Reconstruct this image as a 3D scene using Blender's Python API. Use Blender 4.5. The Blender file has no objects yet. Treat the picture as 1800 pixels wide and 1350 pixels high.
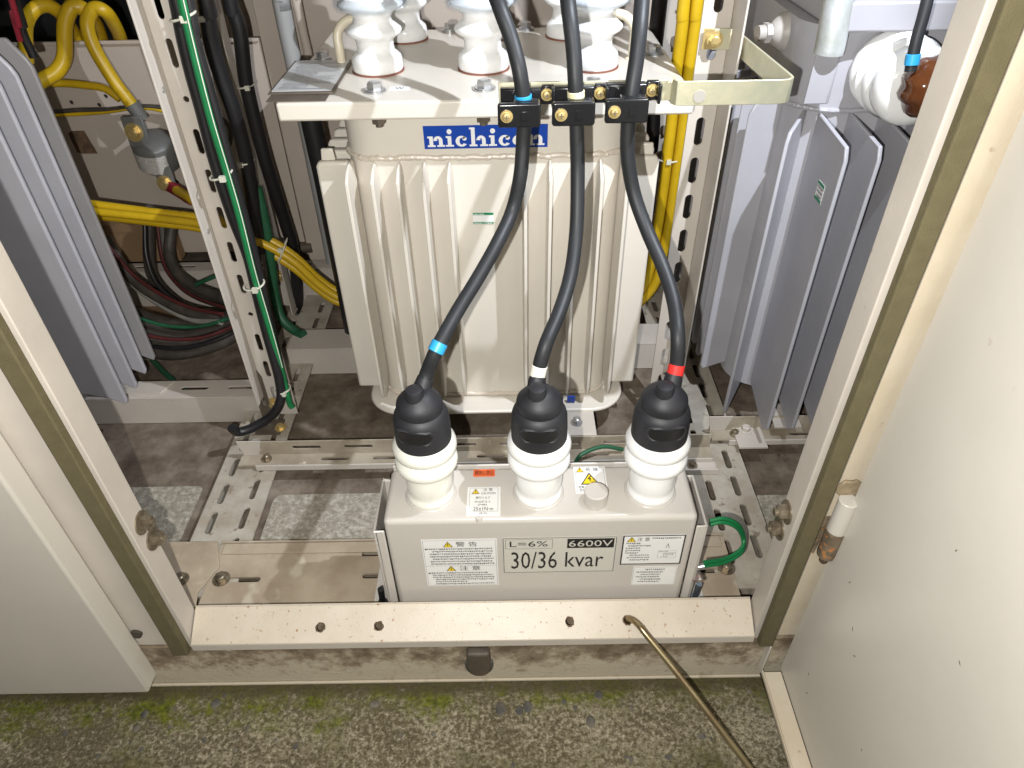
import bpy, bmesh, math, random
from mathutils import Vector, Matrix, geometry
random.seed(7)
scn = bpy.context.scene
COL = scn.collection
R = math.radians

# ------------------------------------------------------------------ camera
cd = bpy.data.cameras.new('camera'); cam = bpy.data.objects.new('camera', cd); COL.objects.link(cam)
cd.sensor_width = 36.0; cd.lens = 24.742; cd.clip_start = 0.01; cd.clip_end = 400
cam.matrix_world = Matrix(((1.0, 0.017, 0.004, 0.0), (-0.008, 0.633, -0.774, 0.0), (-0.015, 0.774, 0.633, 0.88), (0, 0, 0, 1)))
cam.matrix_world = Matrix.Translation((0, 0, 0.88)) @ cam.matrix_world.to_quaternion().to_matrix().to_4x4()
scn.camera = cam

# ------------------------------------------------------------------ light: night sky, phone flash, work lamp
w = bpy.data.worlds.new('World'); scn.world = w; w.use_nodes = True
nt = w.node_tree; bg = nt.nodes['Background']
sky = nt.nodes.new('ShaderNodeTexSky'); sky.sky_type = 'NISHITA'; sky.sun_disc = False
sky.sun_elevation = R(3); sky.sun_rotation = R(30)
nt.links.new(sky.outputs['Color'], bg.inputs['Color']); bg.inputs['Strength'].default_value = 0.02

def lamp(name, kind, loc, power, color, size):
    d = bpy.data.lights.new(name, kind); d.energy = power; d.color = color; d.shadow_soft_size = size
    o = bpy.data.objects.new(name, d); COL.objects.link(o); o.location = loc
    return o
flash = lamp('camera_flash', 'POINT', (-0.045, -0.022, 0.853), 31.0, (1.0, 0.985, 0.945), 0.004)
work = lamp('work_light', 'SPOT', (0.42, 0.585, 1.22), 43.0, (0.84, 0.90, 1.0), 0.006)
work.data.spot_size = R(84); work.data.spot_blend = 0.6
work.rotation_euler = (Vector((0.02, 1.12, 0.56)) - Vector(work.location)).to_track_quat('-Z', 'Y').to_euler()
scn.view_settings.view_transform = 'Standard'; scn.view_settings.look = 'None'
scn.view_settings.exposure = 0.38; scn.view_settings.gamma = 1.0
scn.render.engine = 'CYCLES'

# ------------------------------------------------------------------ materials
def lerp(a, b, t): return tuple(a[i] + (b[i] - a[i]) * t for i in range(3))
def mat(name, col, rough=0.5, metal=0.0, var=0.0, vscale=6.0, col2=None, bump=0.0, bscale=200.0, spots=None, spot_at=0.62, spot_scale=60.0, coat=0.0, spec=0.5, rvar=0.0):
    m = bpy.data.materials.new(name); m.use_nodes = True
    n = m.node_tree.nodes; l = m.node_tree.links; p = n['Principled BSDF']
    p.inputs['Base Color'].default_value = (*col, 1); p.inputs['Roughness'].default_value = rough
    p.inputs['Metallic'].default_value = metal; p.inputs['Coat Weight'].default_value = coat
    p.inputs['Specular IOR Level'].default_value = spec
    tc = n.new('ShaderNodeTexCoord'); src = None
    def noise(scale, detail=5.0, rough_=0.6):
        t = n.new('ShaderNodeTexNoise'); t.inputs['Scale'].default_value = scale; t.inputs['Detail'].default_value = detail
        t.inputs['Roughness'].default_value = rough_; l.new(tc.outputs['Object'], t.inputs['Vector']); return t
    if var > 0 or col2:
        t = noise(vscale); r = n.new('ShaderNodeValToRGB'); c2 = col2 or tuple(c * (1 - var) for c in col)
        r.color_ramp.elements[0].position = 0.35; r.color_ramp.elements[1].position = 0.68
        r.color_ramp.elements[0].color = (*c2, 1); r.color_ramp.elements[1].color = (*col, 1)
        l.new(t.outputs['Fac'], r.inputs['Fac']); src = r.outputs['Color']
        if rvar > 0:
            mr = n.new('ShaderNodeMapRange'); mr.inputs['From Min'].default_value = 0.3; mr.inputs['From Max'].default_value = 0.7
            mr.inputs['To Min'].default_value = rough + rvar; mr.inputs['To Max'].default_value = rough - rvar
            l.new(t.outputs['Fac'], mr.inputs['Value']); l.new(mr.outputs['Result'], p.inputs['Roughness'])
    if spots:
        t = noise(spot_scale, 3.0, 0.55); r = n.new('ShaderNodeValToRGB')
        r.color_ramp.elements[0].position = spot_at; r.color_ramp.elements[1].position = spot_at + 0.07
        r.color_ramp.elements[0].color = (0, 0, 0, 1); r.color_ramp.elements[1].color = (1, 1, 1, 1)
        l.new(t.outputs['Fac'], r.inputs['Fac'])
        mx = n.new('ShaderNodeMix'); mx.data_type = 'RGBA'
        l.new(r.outputs['Color'], mx.inputs[0])
        if src: l.new(src, mx.inputs[6])
        else: mx.inputs[6].default_value = (*col, 1)
        mx.inputs[7].default_value = (*spots, 1); src = mx.outputs[2]
    if src: l.new(src, p.inputs['Base Color'])
    if bump > 0:
        t = noise(bscale, 4.0); b = n.new('ShaderNodeBump'); b.inputs['Strength'].default_value = bump; b.inputs['Distance'].default_value = 0.002
        l.new(t.outputs['Fac'], b.inputs['Height']); l.new(b.outputs['Normal'], p.inputs['Normal'])
    return m
M = {}
M['beige'] = mat('cubicle_paint', (0.57, 0.525, 0.46), 0.42, var=0.10, vscale=5, bump=0.10, bscale=420, rvar=0.06)
M['door'] = mat('door_paint', (0.56, 0.525, 0.465), 0.32, var=0.08, vscale=3, bump=0.30, bscale=13, rvar=0.06, spots=(0.40, 0.34, 0.26), spot_at=0.73, spot_scale=42)
M['dooredge'] = mat('aged_door_edge', (0.58, 0.51, 0.40), 0.5, col2=(0.50, 0.42, 0.30), vscale=9, bump=0.15, bscale=200, spots=(0.22, 0.14, 0.08), spot_at=0.70, spot_scale=45)
M['sill'] = mat('rust_specked_sill_paint', (0.57, 0.50, 0.405), 0.42, col2=(0.51, 0.44, 0.345), vscale=16, bump=0.12, bscale=320, spots=(0.30, 0.17, 0.08), spot_at=0.645, spot_scale=190)
M['frame'] = mat('dusty_frame_paint', (0.54, 0.49, 0.43), 0.46, var=0.12, vscale=9, bump=0.1, spots=(0.36, 0.30, 0.24), spot_at=0.72, spot_scale=60)
M['rail'] = mat('dusty_rail_paint', (0.46, 0.43, 0.36), 0.6, col2=(0.33, 0.28, 0.22), vscale=22, bump=0.2, bscale=180, spots=(0.24, 0.19, 0.14), spot_at=0.62, spot_scale=55)
M['crossrail'] = mat('brown_dusty_rail', (0.40, 0.35, 0.27), 0.6, col2=(0.27, 0.22, 0.16), vscale=18, bump=0.2, bscale=150, spots=(0.55, 0.51, 0.43), spot_at=0.66, spot_scale=30)
M['plate'] = mat('dusty_base_plate', (0.43, 0.36, 0.27), 0.6, col2=(0.31, 0.245, 0.175), vscale=14, bump=0.25, bscale=120, spots=(0.47, 0.41, 0.32), spot_at=0.60, spot_scale=16)
M['reactor'] = mat('cream_tank_paint', (0.68, 0.63, 0.55), 0.30, var=0.05, vscale=7, bump=0.06, bscale=120)
M['weld'] = mat('painted_weld', (0.62, 0.55, 0.46), 0.25, bump=0.7, bscale=110)
M['unit'] = mat('warm_grey_enamel', (0.53, 0.495, 0.45), 0.24, var=0.04, vscale=8, bump=0.04, bscale=160)
M['lilac'] = mat('blue_grey_tank_paint', (0.385, 0.378, 0.402), 0.36, var=0.10, vscale=10, bump=0.08, bscale=140, rvar=0.05)
M['porcelain'] = mat('white_porcelain', (0.84, 0.835, 0.82), 0.10, spec=0.55, var=0.02, vscale=20)
M['porcelain2'] = mat('ivory_porcelain', (0.79, 0.78, 0.70), 0.10, spec=0.55, var=0.03, vscale=20)
M['rubber'] = mat('matt_black_rubber', (0.022, 0.022, 0.026), 0.55, var=0.3, vscale=30, bump=0.08, bscale=300)
M['sheath'] = mat('dark_grey_sheath', (0.024, 0.025, 0.027), 0.5, spec=0.35, var=0.25, vscale=18, bump=0.05, bscale=300)
M['black'] = mat('black_sheath', (0.016, 0.015, 0.016), 0.42, var=0.2, vscale=20)
M['oldcable'] = mat('dusty_black_sheath', (0.035, 0.030, 0.026), 0.55, col2=(0.075, 0.062, 0.05), vscale=35, bump=0.1)
M['plastic'] = mat('glossy_black_plastic', (0.012, 0.012, 0.013), 0.22, bump=0.03, bscale=200)
M['yellow'] = mat('yellow_sheath', (0.62, 0.40, 0.012), 0.38, var=0.18, vscale=20, spots=(0.25, 0.16, 0.02), spot_at=0.68, spot_scale=60)
M['green'] = mat('green_wire', (0.015, 0.20, 0.065), 0.38, var=0.15, vscale=30)
M['dgreen'] = mat('dusty_green_wire', (0.02, 0.11, 0.05), 0.5, var=0.25, vscale=30)
M['brass'] = mat('yellow_zinc_plating', (0.62, 0.47, 0.20), 0.30, metal=0.5, var=0.15, vscale=40)
M['barzinc'] = mat('dull_zinc_bar', (0.62, 0.57, 0.40), 0.42, metal=0.55, col2=(0.50, 0.50, 0.36), vscale=35, bump=0.12, bscale=160)
M['zinc'] = mat('galvanised_steel', (0.60, 0.60, 0.60), 0.34, metal=0.85, var=0.2, vscale=50)
M['bolt'] = mat('weathered_bolt_steel', (0.34, 0.29, 0.21), 0.34, metal=0.6, col2=(0.13, 0.10, 0.065), vscale=70)
M['bracketdark'] = mat('dark_zinc_bracket', (0.16, 0.13, 0.10), 0.5, metal=0.3, var=0.3, vscale=30)
M['rod'] = mat('brassy_stay_rod', (0.42, 0.36, 0.20), 0.30, metal=0.8, col2=(0.26, 0.17, 0.10), vscale=14)
M['rust'] = mat('rusty_steel', (0.17, 0.10, 0.055), 0.8, col2=(0.07, 0.045, 0.03), vscale=60, bump=0.6, bscale=220)
M['knuckle'] = mat('flaking_rusty_knuckle', (0.20, 0.155, 0.10), 0.75, col2=(0.09, 0.065, 0.04), vscale=80, bump=0.6, bscale=180, spots=(0.42, 0.17, 0.05), spot_at=0.58, spot_scale=120)
M['gasket'] = mat('olive_foam_gasket', (0.135, 0.115, 0.062), 0.9, var=0.15, vscale=60, bump=0.6, bscale=900, spec=0.2)
M['grey'] = mat('grey_device_paint', (0.15, 0.15, 0.14), 0.4, var=0.15, vscale=20)
M['pvc'] = mat('grey_conduit', (0.36, 0.36, 0.35), 0.45, var=0.08, vscale=10)
M['tie'] = mat('nylon_tie', (0.62, 0.60, 0.50), 0.4, var=0.05)
M['blue'] = mat('blue_tape', (0.03, 0.33, 0.62), 0.4, var=0.06, vscale=40)
M['white'] = mat('white_tape', (0.78, 0.76, 0.66), 0.45, var=0.05, vscale=40)
M['cream'] = mat('cream_tape', (0.74, 0.67, 0.42), 0.45, var=0.05, vscale=40)
M['red'] = mat('red_tape', (0.70, 0.035, 0.03), 0.4, var=0.06, vscale=40)
M['oldred'] = mat('dusty_dark_red_wire', (0.11, 0.022, 0.022), 0.5, var=0.3, vscale=30)
M['darkred'] = mat('dark_red_sleeve', (0.25, 0.015, 0.03), 0.45, var=0.2, vscale=40)
M['brown'] = mat('glossy_brown_terminal_cap', (0.11, 0.036, 0.012), 0.10, var=0.3, vscale=18, bump=0.1, bscale=60, spec=0.7)
M['cardboard'] = mat('brown_cardboard', (0.27, 0.165, 0.085), 0.8, var=0.15, vscale=12)
M['labelw'] = mat('white_label_film', (0.78, 0.77, 0.75), 0.35, var=0.02)
M['labels'] = mat('silver_nameplate', (0.60, 0.61, 0.61), 0.32, metal=0.25, var=0.08, vscale=40)
M['labelg'] = mat('grey_label_film', (0.56, 0.54, 0.48), 0.35, var=0.02)
M['orange'] = mat('orange_label_film', (0.75, 0.13, 0.035), 0.4, var=0.03)
M['lblue'] = mat('blue_label_film', (0.008, 0.055, 0.36), 0.3, var=0.03)
M['lgreen'] = mat('green_label_ink', (0.01, 0.22, 0.09), 0.4)
M['ink'] = mat('black_ink', (0.015, 0.015, 0.015), 0.45)
M['greyink'] = mat('grey_ink', (0.16, 0.16, 0.16), 0.5)
M['lyellow'] = mat('yellow_ink', (0.80, 0.58, 0.02), 0.4)
M['letter'] = mat('white_lettering', (0.80, 0.80, 0.80), 0.35)
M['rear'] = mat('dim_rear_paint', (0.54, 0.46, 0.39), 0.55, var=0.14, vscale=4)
M['unlit_rear'] = mat('unlit_rear_black', (0.01, 0.01, 0.009), 0.7, var=0.2)  # darkness of the unlit interior put into the rear wall colour

def glass_mat():
    m = bpy.data.materials.new('clear_plastic'); m.use_nodes = True; n = m.node_tree.nodes; l = m.node_tree.links
    tr = n.new('ShaderNodeBsdfTransparent'); tr.inputs['Color'].default_value = (0.93, 0.95, 0.97, 1)
    gl = n.new('ShaderNodeBsdfGlossy'); gl.inputs['Roughness'].default_value = 0.08; 
    mx = n.new('ShaderNodeMixShader'); mx.inputs[0].default_value = 0.07; l.new(tr.outputs[0], mx.inputs[1]); l.new(gl.outputs[0], mx.inputs[2])
    l.new(mx.outputs[0], n['Material Output'].inputs['Surface']); return m
M['clear'] = glass_mat()

def nodes_of(name):
    m = bpy.data.materials.new(name); m.use_nodes = True
    return m, m.node_tree.nodes, m.node_tree.links
def ramp(n, stops):
    r = n.new('ShaderNodeValToRGB'); e = r.color_ramp.elements
    while len(e) < len(stops): e.new(0.5)
    for i, (p, c) in enumerate(stops): e[i].position = p; e[i].color = (*c, 1)
    return r
def mixc(n, l, fac, a, b):
    mx = n.new('ShaderNodeMix'); mx.data_type = 'RGBA'
    l.new(fac, mx.inputs[0]); l.new(a, mx.inputs[6])
    if isinstance(b, tuple): mx.inputs[7].default_value = (*b, 1)
    else: l.new(b, mx.inputs[7])
    return mx.outputs[2]
def concrete_moss():
    m, n, l = nodes_of('mossy_exposed_aggregate'); p = n['Principled BSDF']; p.inputs['Roughness'].default_value = 0.9; p.inputs['Specular IOR Level'].default_value = 0.2
    tc = n.new('ShaderNodeTexCoord'); O = tc.outputs['Object']
    def no(s, d=6, r=0.65, dist=0.0):
        t = n.new('ShaderNodeTexNoise'); t.inputs['Scale'].default_value = s; t.inputs['Detail'].default_value = d; t.inputs['Roughness'].default_value = r; t.inputs['Distortion'].default_value = dist; l.new(O, t.inputs['Vector']); return t.outputs['Fac']
    def rp(fac, stops): q = ramp(n, stops); l.new(fac, q.inputs['Fac']); return q.outputs['Color']
    def ma(op, a, b, c=None):
        q = n.new('ShaderNodeMath'); q.operation = op
        for i, v in enumerate((a, b, c)):
            if v is None: continue
            if isinstance(v, (int, float)): q.inputs[i].default_value = v
            else: l.new(v, q.inputs[i])
        return q.outputs[0]
    W = lambda v: (v, v, v)
    sx = n.new('ShaderNodeSeparateXYZ'); l.new(O, sx.inputs[0]); yy = sx.outputs['Y']; xx = sx.outputs['X']
    grain = no(150, 5, 0.72); fine = no(330, 3, 0.6); blot = no(13, 6, 0.66); big = no(5, 4, 0.55)
    dark = rp(fine, [(0.35, (0.085, 0.070, 0.040)), (0.65, (0.17, 0.142, 0.088))])
    pale = rp(fine, [(0.35, (0.26, 0.22, 0.145)), (0.65, (0.50, 0.45, 0.335))])
    # pale cement crust broken up into crumbs; how much of it is left varies from place to place
    k = ma('ADD', grain, ma('MULTIPLY', ma('SUBTRACT', blot, 0.5), 0.55)); kx = ma('ADD', k, ma('MULTIPLY', xx, 0.05))
    c = mixc(n, l, rp(kx, [(0.44, W(0)), (0.60, W(0.92))]), dark, pale)
    # olive film of algae over broad areas and everywhere away from the trafficked strip
    off = ma('ABSOLUTE', ma('SUBTRACT', yy, 0.435), 0.0); film = ma('ADD', ma('MULTIPLY_ADD', off, 4.2, 0.22), ma('MULTIPLY', ma('SUBTRACT', blot, 0.5), 1.3))
    film = ma('ADD', film, ma('MULTIPLY', ma('SUBTRACT', big, 0.5), 0.9))
    mossc = rp(no(70, 4, 0.7), [(0.35, (0.030, 0.027, 0.007)), (0.55, (0.085, 0.075, 0.020)), (0.72, (0.19, 0.165, 0.07))])
    c = mixc(n, l, rp(film, [(0.30, W(0)), (0.62, W(0.80))]), c, mossc)
    # bright moss clumps in a ragged strip along the foot of the base beam, thickest at the left
    st = ma('ADD', ma('MULTIPLY_ADD', blot, 0.16, yy), ma('MULTIPLY', xx, -0.055))
    stm = rp(st, [(0.535, W(0)), (0.570, W(1))]); lump = rp(no(30, 6, 0.75), [(0.43, W(0)), (0.60, W(0.9))])
    mm = n.new('ShaderNodeMix'); mm.data_type = 'RGBA'; mm.blend_type = 'MULTIPLY'; mm.inputs[0].default_value = 1; l.new(stm, mm.inputs[6]); l.new(lump, mm.inputs[7])
    brt = rp(no(140, 4, 0.7), [(0.35, (0.045, 0.055, 0.004)), (0.65, (0.17, 0.19, 0.012))])
    c = mixc(n, l, mm.outputs[2], c, brt)
    # dark brown edge where the mortar meets the beam
    c = mixc(n, l, rp(ma('MULTIPLY_ADD', blot, 0.03, yy), [(0.500, W(0)), (0.510, W(0.75))]), c, (0.075, 0.058, 0.032))
    l.new(c, p.inputs['Base Color'])
    hgt = ma('ADD', ma('MULTIPLY', grain, 1.0), ma('MULTIPLY', fine, 0.35))
    b = n.new('ShaderNodeBump'); b.inputs['Strength'].default_value = 0.8; b.inputs['Distance'].default_value = 0.006
    l.new(hgt, b.inputs['Height']); l.new(b.outputs['Normal'], p.inputs['Normal'])
    return m
M['ground'] = concrete_moss()
def grimy(name, cols, scale, bump=0.4, extra=None, zr=None):
    m, n, l = nodes_of(name); p = n['Principled BSDF']; p.inputs['Roughness'].default_value = 0.75; p.inputs['Specular IOR Level'].default_value = 0.3
    tc = n.new('ShaderNodeTexCoord'); O = tc.outputs['Object']
    t = n.new('ShaderNodeTexNoise'); t.inputs['Scale'].default_value = scale; t.inputs['Detail'].default_value = 7; t.inputs['Roughness'].default_value = 0.68; l.new(O, t.inputs['Vector'])
    fac = t.outputs['Fac']
    if zr:   # settled dirt line: grime thickens towards one edge, ragged
        sx = n.new('ShaderNodeSeparateXYZ'); l.new(O, sx.inputs[0])
        mr = n.new('ShaderNodeMapRange'); mr.inputs['From Min'].default_value = zr[0]; mr.inputs['From Max'].default_value = zr[1]; mr.inputs['To Min'].default_value = 0.20; mr.inputs['To Max'].default_value = -0.14
        l.new(sx.outputs['Z'], mr.inputs['Value']); ad = n.new('ShaderNodeMath'); ad.operation = 'ADD'; l.new(fac, ad.inputs[0]); l.new(mr.outputs['Result'], ad.inputs[1]); fac = ad.outputs[0]
    r = ramp(n, cols); l.new(fac, r.inputs['Fac']); c = r.outputs['Color']
    if extra:
        t2 = n.new('ShaderNodeTexNoise'); t2.inputs['Scale'].default_value = extra[0]; t2.inputs['Detail'].default_value = 5; t2.inputs['Roughness'].default_value = 0.7; l.new(O, t2.inputs['Vector'])
        r2 = ramp(n, [(extra[1], (0, 0, 0)), (extra[1] + 0.08, (1, 1, 1))]); l.new(t2.outputs['Fac'], r2.inputs['Fac'])
        c = mixc(n, l, r2.outputs['Color'], c, extra[2])
    l.new(c, p.inputs['Base Color'])
    t3 = n.new('ShaderNodeTexNoise'); t3.inputs['Scale'].default_value = 240; t3.inputs['Detail'].default_value = 4; l.new(O, t3.inputs['Vector'])
    b = n.new('ShaderNodeBump'); b.inputs['Strength'].default_value = bump; b.inputs['Distance'].default_value = 0.002; l.new(t3.outputs['Fac'], b.inputs['Height']); l.new(b.outputs['Normal'], p.inputs['Normal'])
    return m
M['floor'] = grimy('dusty_brown_floor', [(0.30, (0.085, 0.062, 0.044)), (0.5, (0.165, 0.128, 0.095)), (0.70, (0.27, 0.225, 0.175))], 19, 0.5, (60, 0.69, (0.36, 0.32, 0.27)))
M['patch'] = grimy('pale_rough_patch', [(0.34, (0.22, 0.195, 0.15)), (0.50, (0.31, 0.28, 0.225)), (0.68, (0.49, 0.455, 0.38))], 130, 0.9, (26, 0.60, (0.22, 0.19, 0.145)))
M['beam'] = grimy('grimy_base_beam', [(0.30, (0.13, 0.095, 0.062)), (0.46, (0.24, 0.19, 0.13)), (0.54, (0.36, 0.305, 0.225)), (0.64, (0.46, 0.405, 0.31))], 38, 0.5, (70, 0.66, (0.20, 0.16, 0.115)), zr=(-0.07, 0.012))

# ------------------------------------------------------------------ mesh building
def frame(ax):
    ax = Vector(ax).normalized(); a = Vector((0, 0, 1)) if abs(ax.z) < 0.9 else Vector((1, 0, 0))
    u = a.cross(ax).normalized(); return u, ax.cross(u), ax
def spline(pts, n=8):
    P = [Vector(p) for p in pts]
    if len(P) < 3: return P
    P = [P[0] * 2 - P[1]] + P + [P[-1] * 2 - P[-2]]; out = []
    for i in range(1, len(P) - 2):
        a, b, c, d = P[i - 1:i + 3]
        for k in range(n):
            t = k / n; out.append(0.5 * (2 * b + (c - a) * t + (2 * a - 5 * b + 4 * c - d) * t * t + (3 * b - a - 3 * c + d) * t ** 3))
    out.append(P[-2]); return out
class MB:
    def __init__(s): s.bm = bmesh.new()
    def face(s, vs):
        try: return s.bm.faces.new(vs)
        except ValueError: return None
    def box(s, x0, x1, y0, y1, z0, z1):
        return s.hexa([(x0, y0, z0), (x1, y0, z0), (x1, y1, z0), (x0, y1, z0)], [(x0, y0, z1), (x1, y0, z1), (x1, y1, z1), (x0, y1, z1)])
    def hexa(s, lo, hi):
        a = [s.bm.verts.new(p) for p in lo]; b = [s.bm.verts.new(p) for p in hi]; n = len(a)
        s.face(a[::-1]); s.face(b)
        for i in range(n): s.face([a[i], a[(i + 1) % n], b[(i + 1) % n], b[i]])
        return s
    def prism(s, poly, O, u, v, t):     # 2-D outline (u,v) extruded along n = u x v by t
        O, u, v = Vector(O), Vector(u), Vector(v); nn = u.cross(v).normalized() * t
        lo = [O + u * a + v * b for a, b in poly]; return s.hexa(lo, [p + nn for p in lo])
    def loop(s, pts): return [s.bm.verts.new(p) for p in pts]
    def bridge(s, A, B):
        n = len(A)
        for i in range(n): s.face([A[i], A[(i + 1) % n], B[(i + 1) % n], B[i]])
    def cyl(s, p0, p1, r0, r1=None, seg=20, caps=True):
        p0, p1 = Vector(p0), Vector(p1); r1 = r0 if r1 is None else r1; u, v, _ = frame(p1 - p0)
        c = [(math.cos(2 * math.pi * i / seg), math.sin(2 * math.pi * i / seg)) for i in range(seg)]
        A = s.loop([p0 + (u * a + v * b) * r0 for a, b in c]); B = s.loop([p1 + (u * a + v * b) * r1 for a, b in c]); s.bridge(A, B)
        if caps: s.face(A[::-1]); s.face(B)
        return s
    def lathe(s, prof, O, ax=(0, 0, 1), seg=36, sx=1.0, caps=True):   # prof: (r, h)
        O = Vector(O); u, v, a = frame(ax); prev = None
        for k, (r, h) in enumerate(prof):
            L = s.loop([O + a * h + (u * math.cos(2 * math.pi * i / seg) * sx + v * math.sin(2 * math.pi * i / seg)) * r for i in range(seg)])
            if prev: s.bridge(prev, L)
            elif caps: s.face(L[::-1])
            prev = L
        if caps: s.face(prev)
        return s
    def tube(s, pts, r, seg=12, sub=8, sm=True, flat=None):
        P = spline(pts, sub) if sm else [Vector(p) for p in pts]; prev = None; u = None
        for i, p in enumerate(P):
            d = (P[min(i + 1, len(P) - 1)] - P[max(i - 1, 0)]).normalized()
            if u is None: u = frame(d)[0]
            u = (u - d * u.dot(d)).normalized(); v = d.cross(u); rr = r(i / (len(P) - 1)) if callable(r) else r
            L = s.loop([p + (u * math.cos(2 * math.pi * k / seg) + v * math.sin(2 * math.pi * k / seg)) * rr for k in range(seg)])
            if prev: s.bridge(prev, L)
            else: s.face(L[::-1])
            prev = L
        s.face(prev); return s
    def ribbon(s, pts, width, t):       # flat strip standing on edge: pts in plan, width along z
        n = len(pts); P = [Vector(p) for p in pts]; L = []
        for i, p in enumerate(P):
            d = (P[min(i + 1, n - 1)] - P[max(i - 1, 0)]).normalized(); q = Vector((-d.y, d.x, 0)) * t / 2; h = Vector((0, 0, width / 2))
            L.append(s.loop([p - q - h, p + q - h, p + q + h, p - q + h]))
        s.face(L[0][::-1]); s.face(L[-1])
        for a, b in zip(L, L[1:]): s.bridge(a, b)
        return s
    def plate(s, outer, holes, O, u, v, t):   # flat sheet with real openings, thickness t along u x v
        O, u, v = Vector(O), Vector(u), Vector(v); nn = u.cross(v).normalized() * t
        loops = [outer] + holes
        flat = [[Vector((a, b, 0)) for a, b in L] for L in loops]; tri = geometry.tessellate_polygon(flat)
        pts = [p for L in flat for p in L]
        lo = [s.bm.verts.new(O + u * p.x + v * p.y) for p in pts]; hi = [s.bm.verts.new(O + u * p.x + v * p.y + nn) for p in pts]
        for a, b, c in tri: s.face([lo[c], lo[b], lo[a]]); s.face([hi[a], hi[b], hi[c]])
        k = 0
        for L in loops:
            m = len(L)
            for i in range(m):
                j = (i + 1) % m; s.face([lo[k + i], lo[k + j], hi[k + j], hi[k + i]])
            k += m
        return s
    def hexbolt(s, p, ax, r=0.008, h=0.006, washer=True, stud=0.0):
        p = Vector(p); a = Vector(ax).normalized(); o = 0.0
        if washer: s.cyl(p, p + a * 0.0018, r * 1.5, seg=24); o = 0.0018
        s.cyl(p + a * o, p + a * (o + h), r, seg=6)
        s.cyl(p + a * (o + h), p + a * (o + h + 0.0012), r * 0.82, r * 0.6, seg=16)
        if stud: s.cyl(p + a * (o + h), p + a * (o + h + stud), r * 0.5, seg=12)
        return s
    def build(s, name, m, parent=None, bev=0.0, seg=2, angle=32, smooth=True):
        bmesh.ops.remove_doubles(s.bm, verts=s.bm.verts, dist=1e-6)
        bmesh.ops.recalc_face_normals(s.bm, faces=s.bm.faces)
        me = bpy.data.meshes.new(name); s.bm.to_mesh(me); s.bm.free(); me.materials.append(M[m] if isinstance(m, str) else m)
        o = bpy.data.objects.new(name, me); COL.objects.link(o)
        if smooth:
            for p in me.polygons: p.use_smooth = True
            me.set_sharp_from_angle(angle=R(angle))
        if bev:
            b = o.modifiers.new('bevel', 'BEVEL'); b.width = bev; b.segments = seg; b.limit_method = 'ANGLE'; b.angle_limit = R(35); b.harden_normals = False
        if parent:
            o.parent = parent; o.location = Vector((0, 0, 0)) - wl(parent)
        return o
def wl(o):
    p = Vector(o.location)
    return p + wl(o.parent) if o.parent else p
def thing(name, label, cat, loc=(0, 0, 0), group=None):
    o = bpy.data.objects.new(name, None); COL.objects.link(o); o.location = loc; o.empty_display_size = 0.05
    o['label'] = label; o['category'] = cat
    if group: o['group'] = group
    return o
def tag(o, label, cat, group=None):
    o['label'] = label; o['category'] = cat
    if group: o['group'] = group
    return o
def stadium(cu, cv, L, W, along='u', n=6):
    r = W / 2; h = L / 2 - r; pts = []
    for sgn in (1, -1):
        for i in range(n + 1):
            a = -math.pi / 2 + math.pi * i / n
            pts.append((sgn * (h + r * math.cos(a)), sgn * r * math.sin(a)))
    return [(cu + (a if along == 'u' else -b), cv + (b if along == 'u' else a)) for a, b in pts]
def circ(cu, cv, r, n=16): return [(cu + r * math.cos(2 * math.pi * i / n), cv + r * math.sin(2 * math.pi * i / n)) for i in range(n)]
def rrect(x0, x1, y0, y1, r, n=6):
    out = []
    for cx, cy, a0 in ((x1 - r, y1 - r, 0), (x0 + r, y1 - r, 90), (x0 + r, y0 + r, 180), (x1 - r, y0 + r, 270)):
        for i in range(n + 1):
            a = R(a0 + 90 * i / n); out.append((cx + r * math.cos(a), cy + r * math.sin(a)))
    return out
X, Y, Z = (1, 0, 0), (0, 1, 0), (0, 0, 1)

def text_verts(body):
    c = bpy.data.curves.new('lettering', 'FONT'); c.body = body; c.resolution_u = 2
    o = bpy.data.objects.new('lettering', c); COL.objects.link(o)
    dg = bpy.context.evaluated_depsgraph_get(); me = bpy.data.meshes.new_from_object(o.evaluated_get(dg))
    vs = [Vector(v.co) for v in me.vertices]; fs = [list(p.vertices) for p in me.polygons]
    bpy.data.objects.remove(o); bpy.data.curves.remove(c); bpy.data.meshes.remove(me)
    return vs, fs
def add_text(mb, body, O, u, v, w, h, bold=0):   # fit the words in a w x h box at O
    vs, fs = text_verts(body)
    if not vs: return
    x0 = min(a.x for a in vs); x1 = max(a.x for a in vs); y0 = min(a.y for a in vs); y1 = max(a.y for a in vs)
    O, u, v = Vector(O), Vector(u), Vector(v)
    nv = [mb.bm.verts.new(O + u * ((a.x - x0) / (x1 - x0) * w) + v * ((a.y - y0) / max(y1 - y0, 1e-6) * h)) for a in vs]
    for f in fs: mb.face([nv[i] for i in f])

# ================================================================== SETTING
g = MB(); g.bm.free(); g = MB()
xs = [-30, -1.5, -0.9, 0.9, 1.5, 30]; ys = [-30, -0.6, 0.0, 0.56, 0.9, 30]
V = [[g.bm.verts.new((x, y, -0.080)) for x in xs] for y in ys]
for j in range(5):
    for i in range(5): g.face([V[j][i], V[j][i + 1], V[j + 1][i + 1], V[j + 1][i]])
o = g.build('ground', 'ground'); o['kind'] = 'structure'
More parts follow.
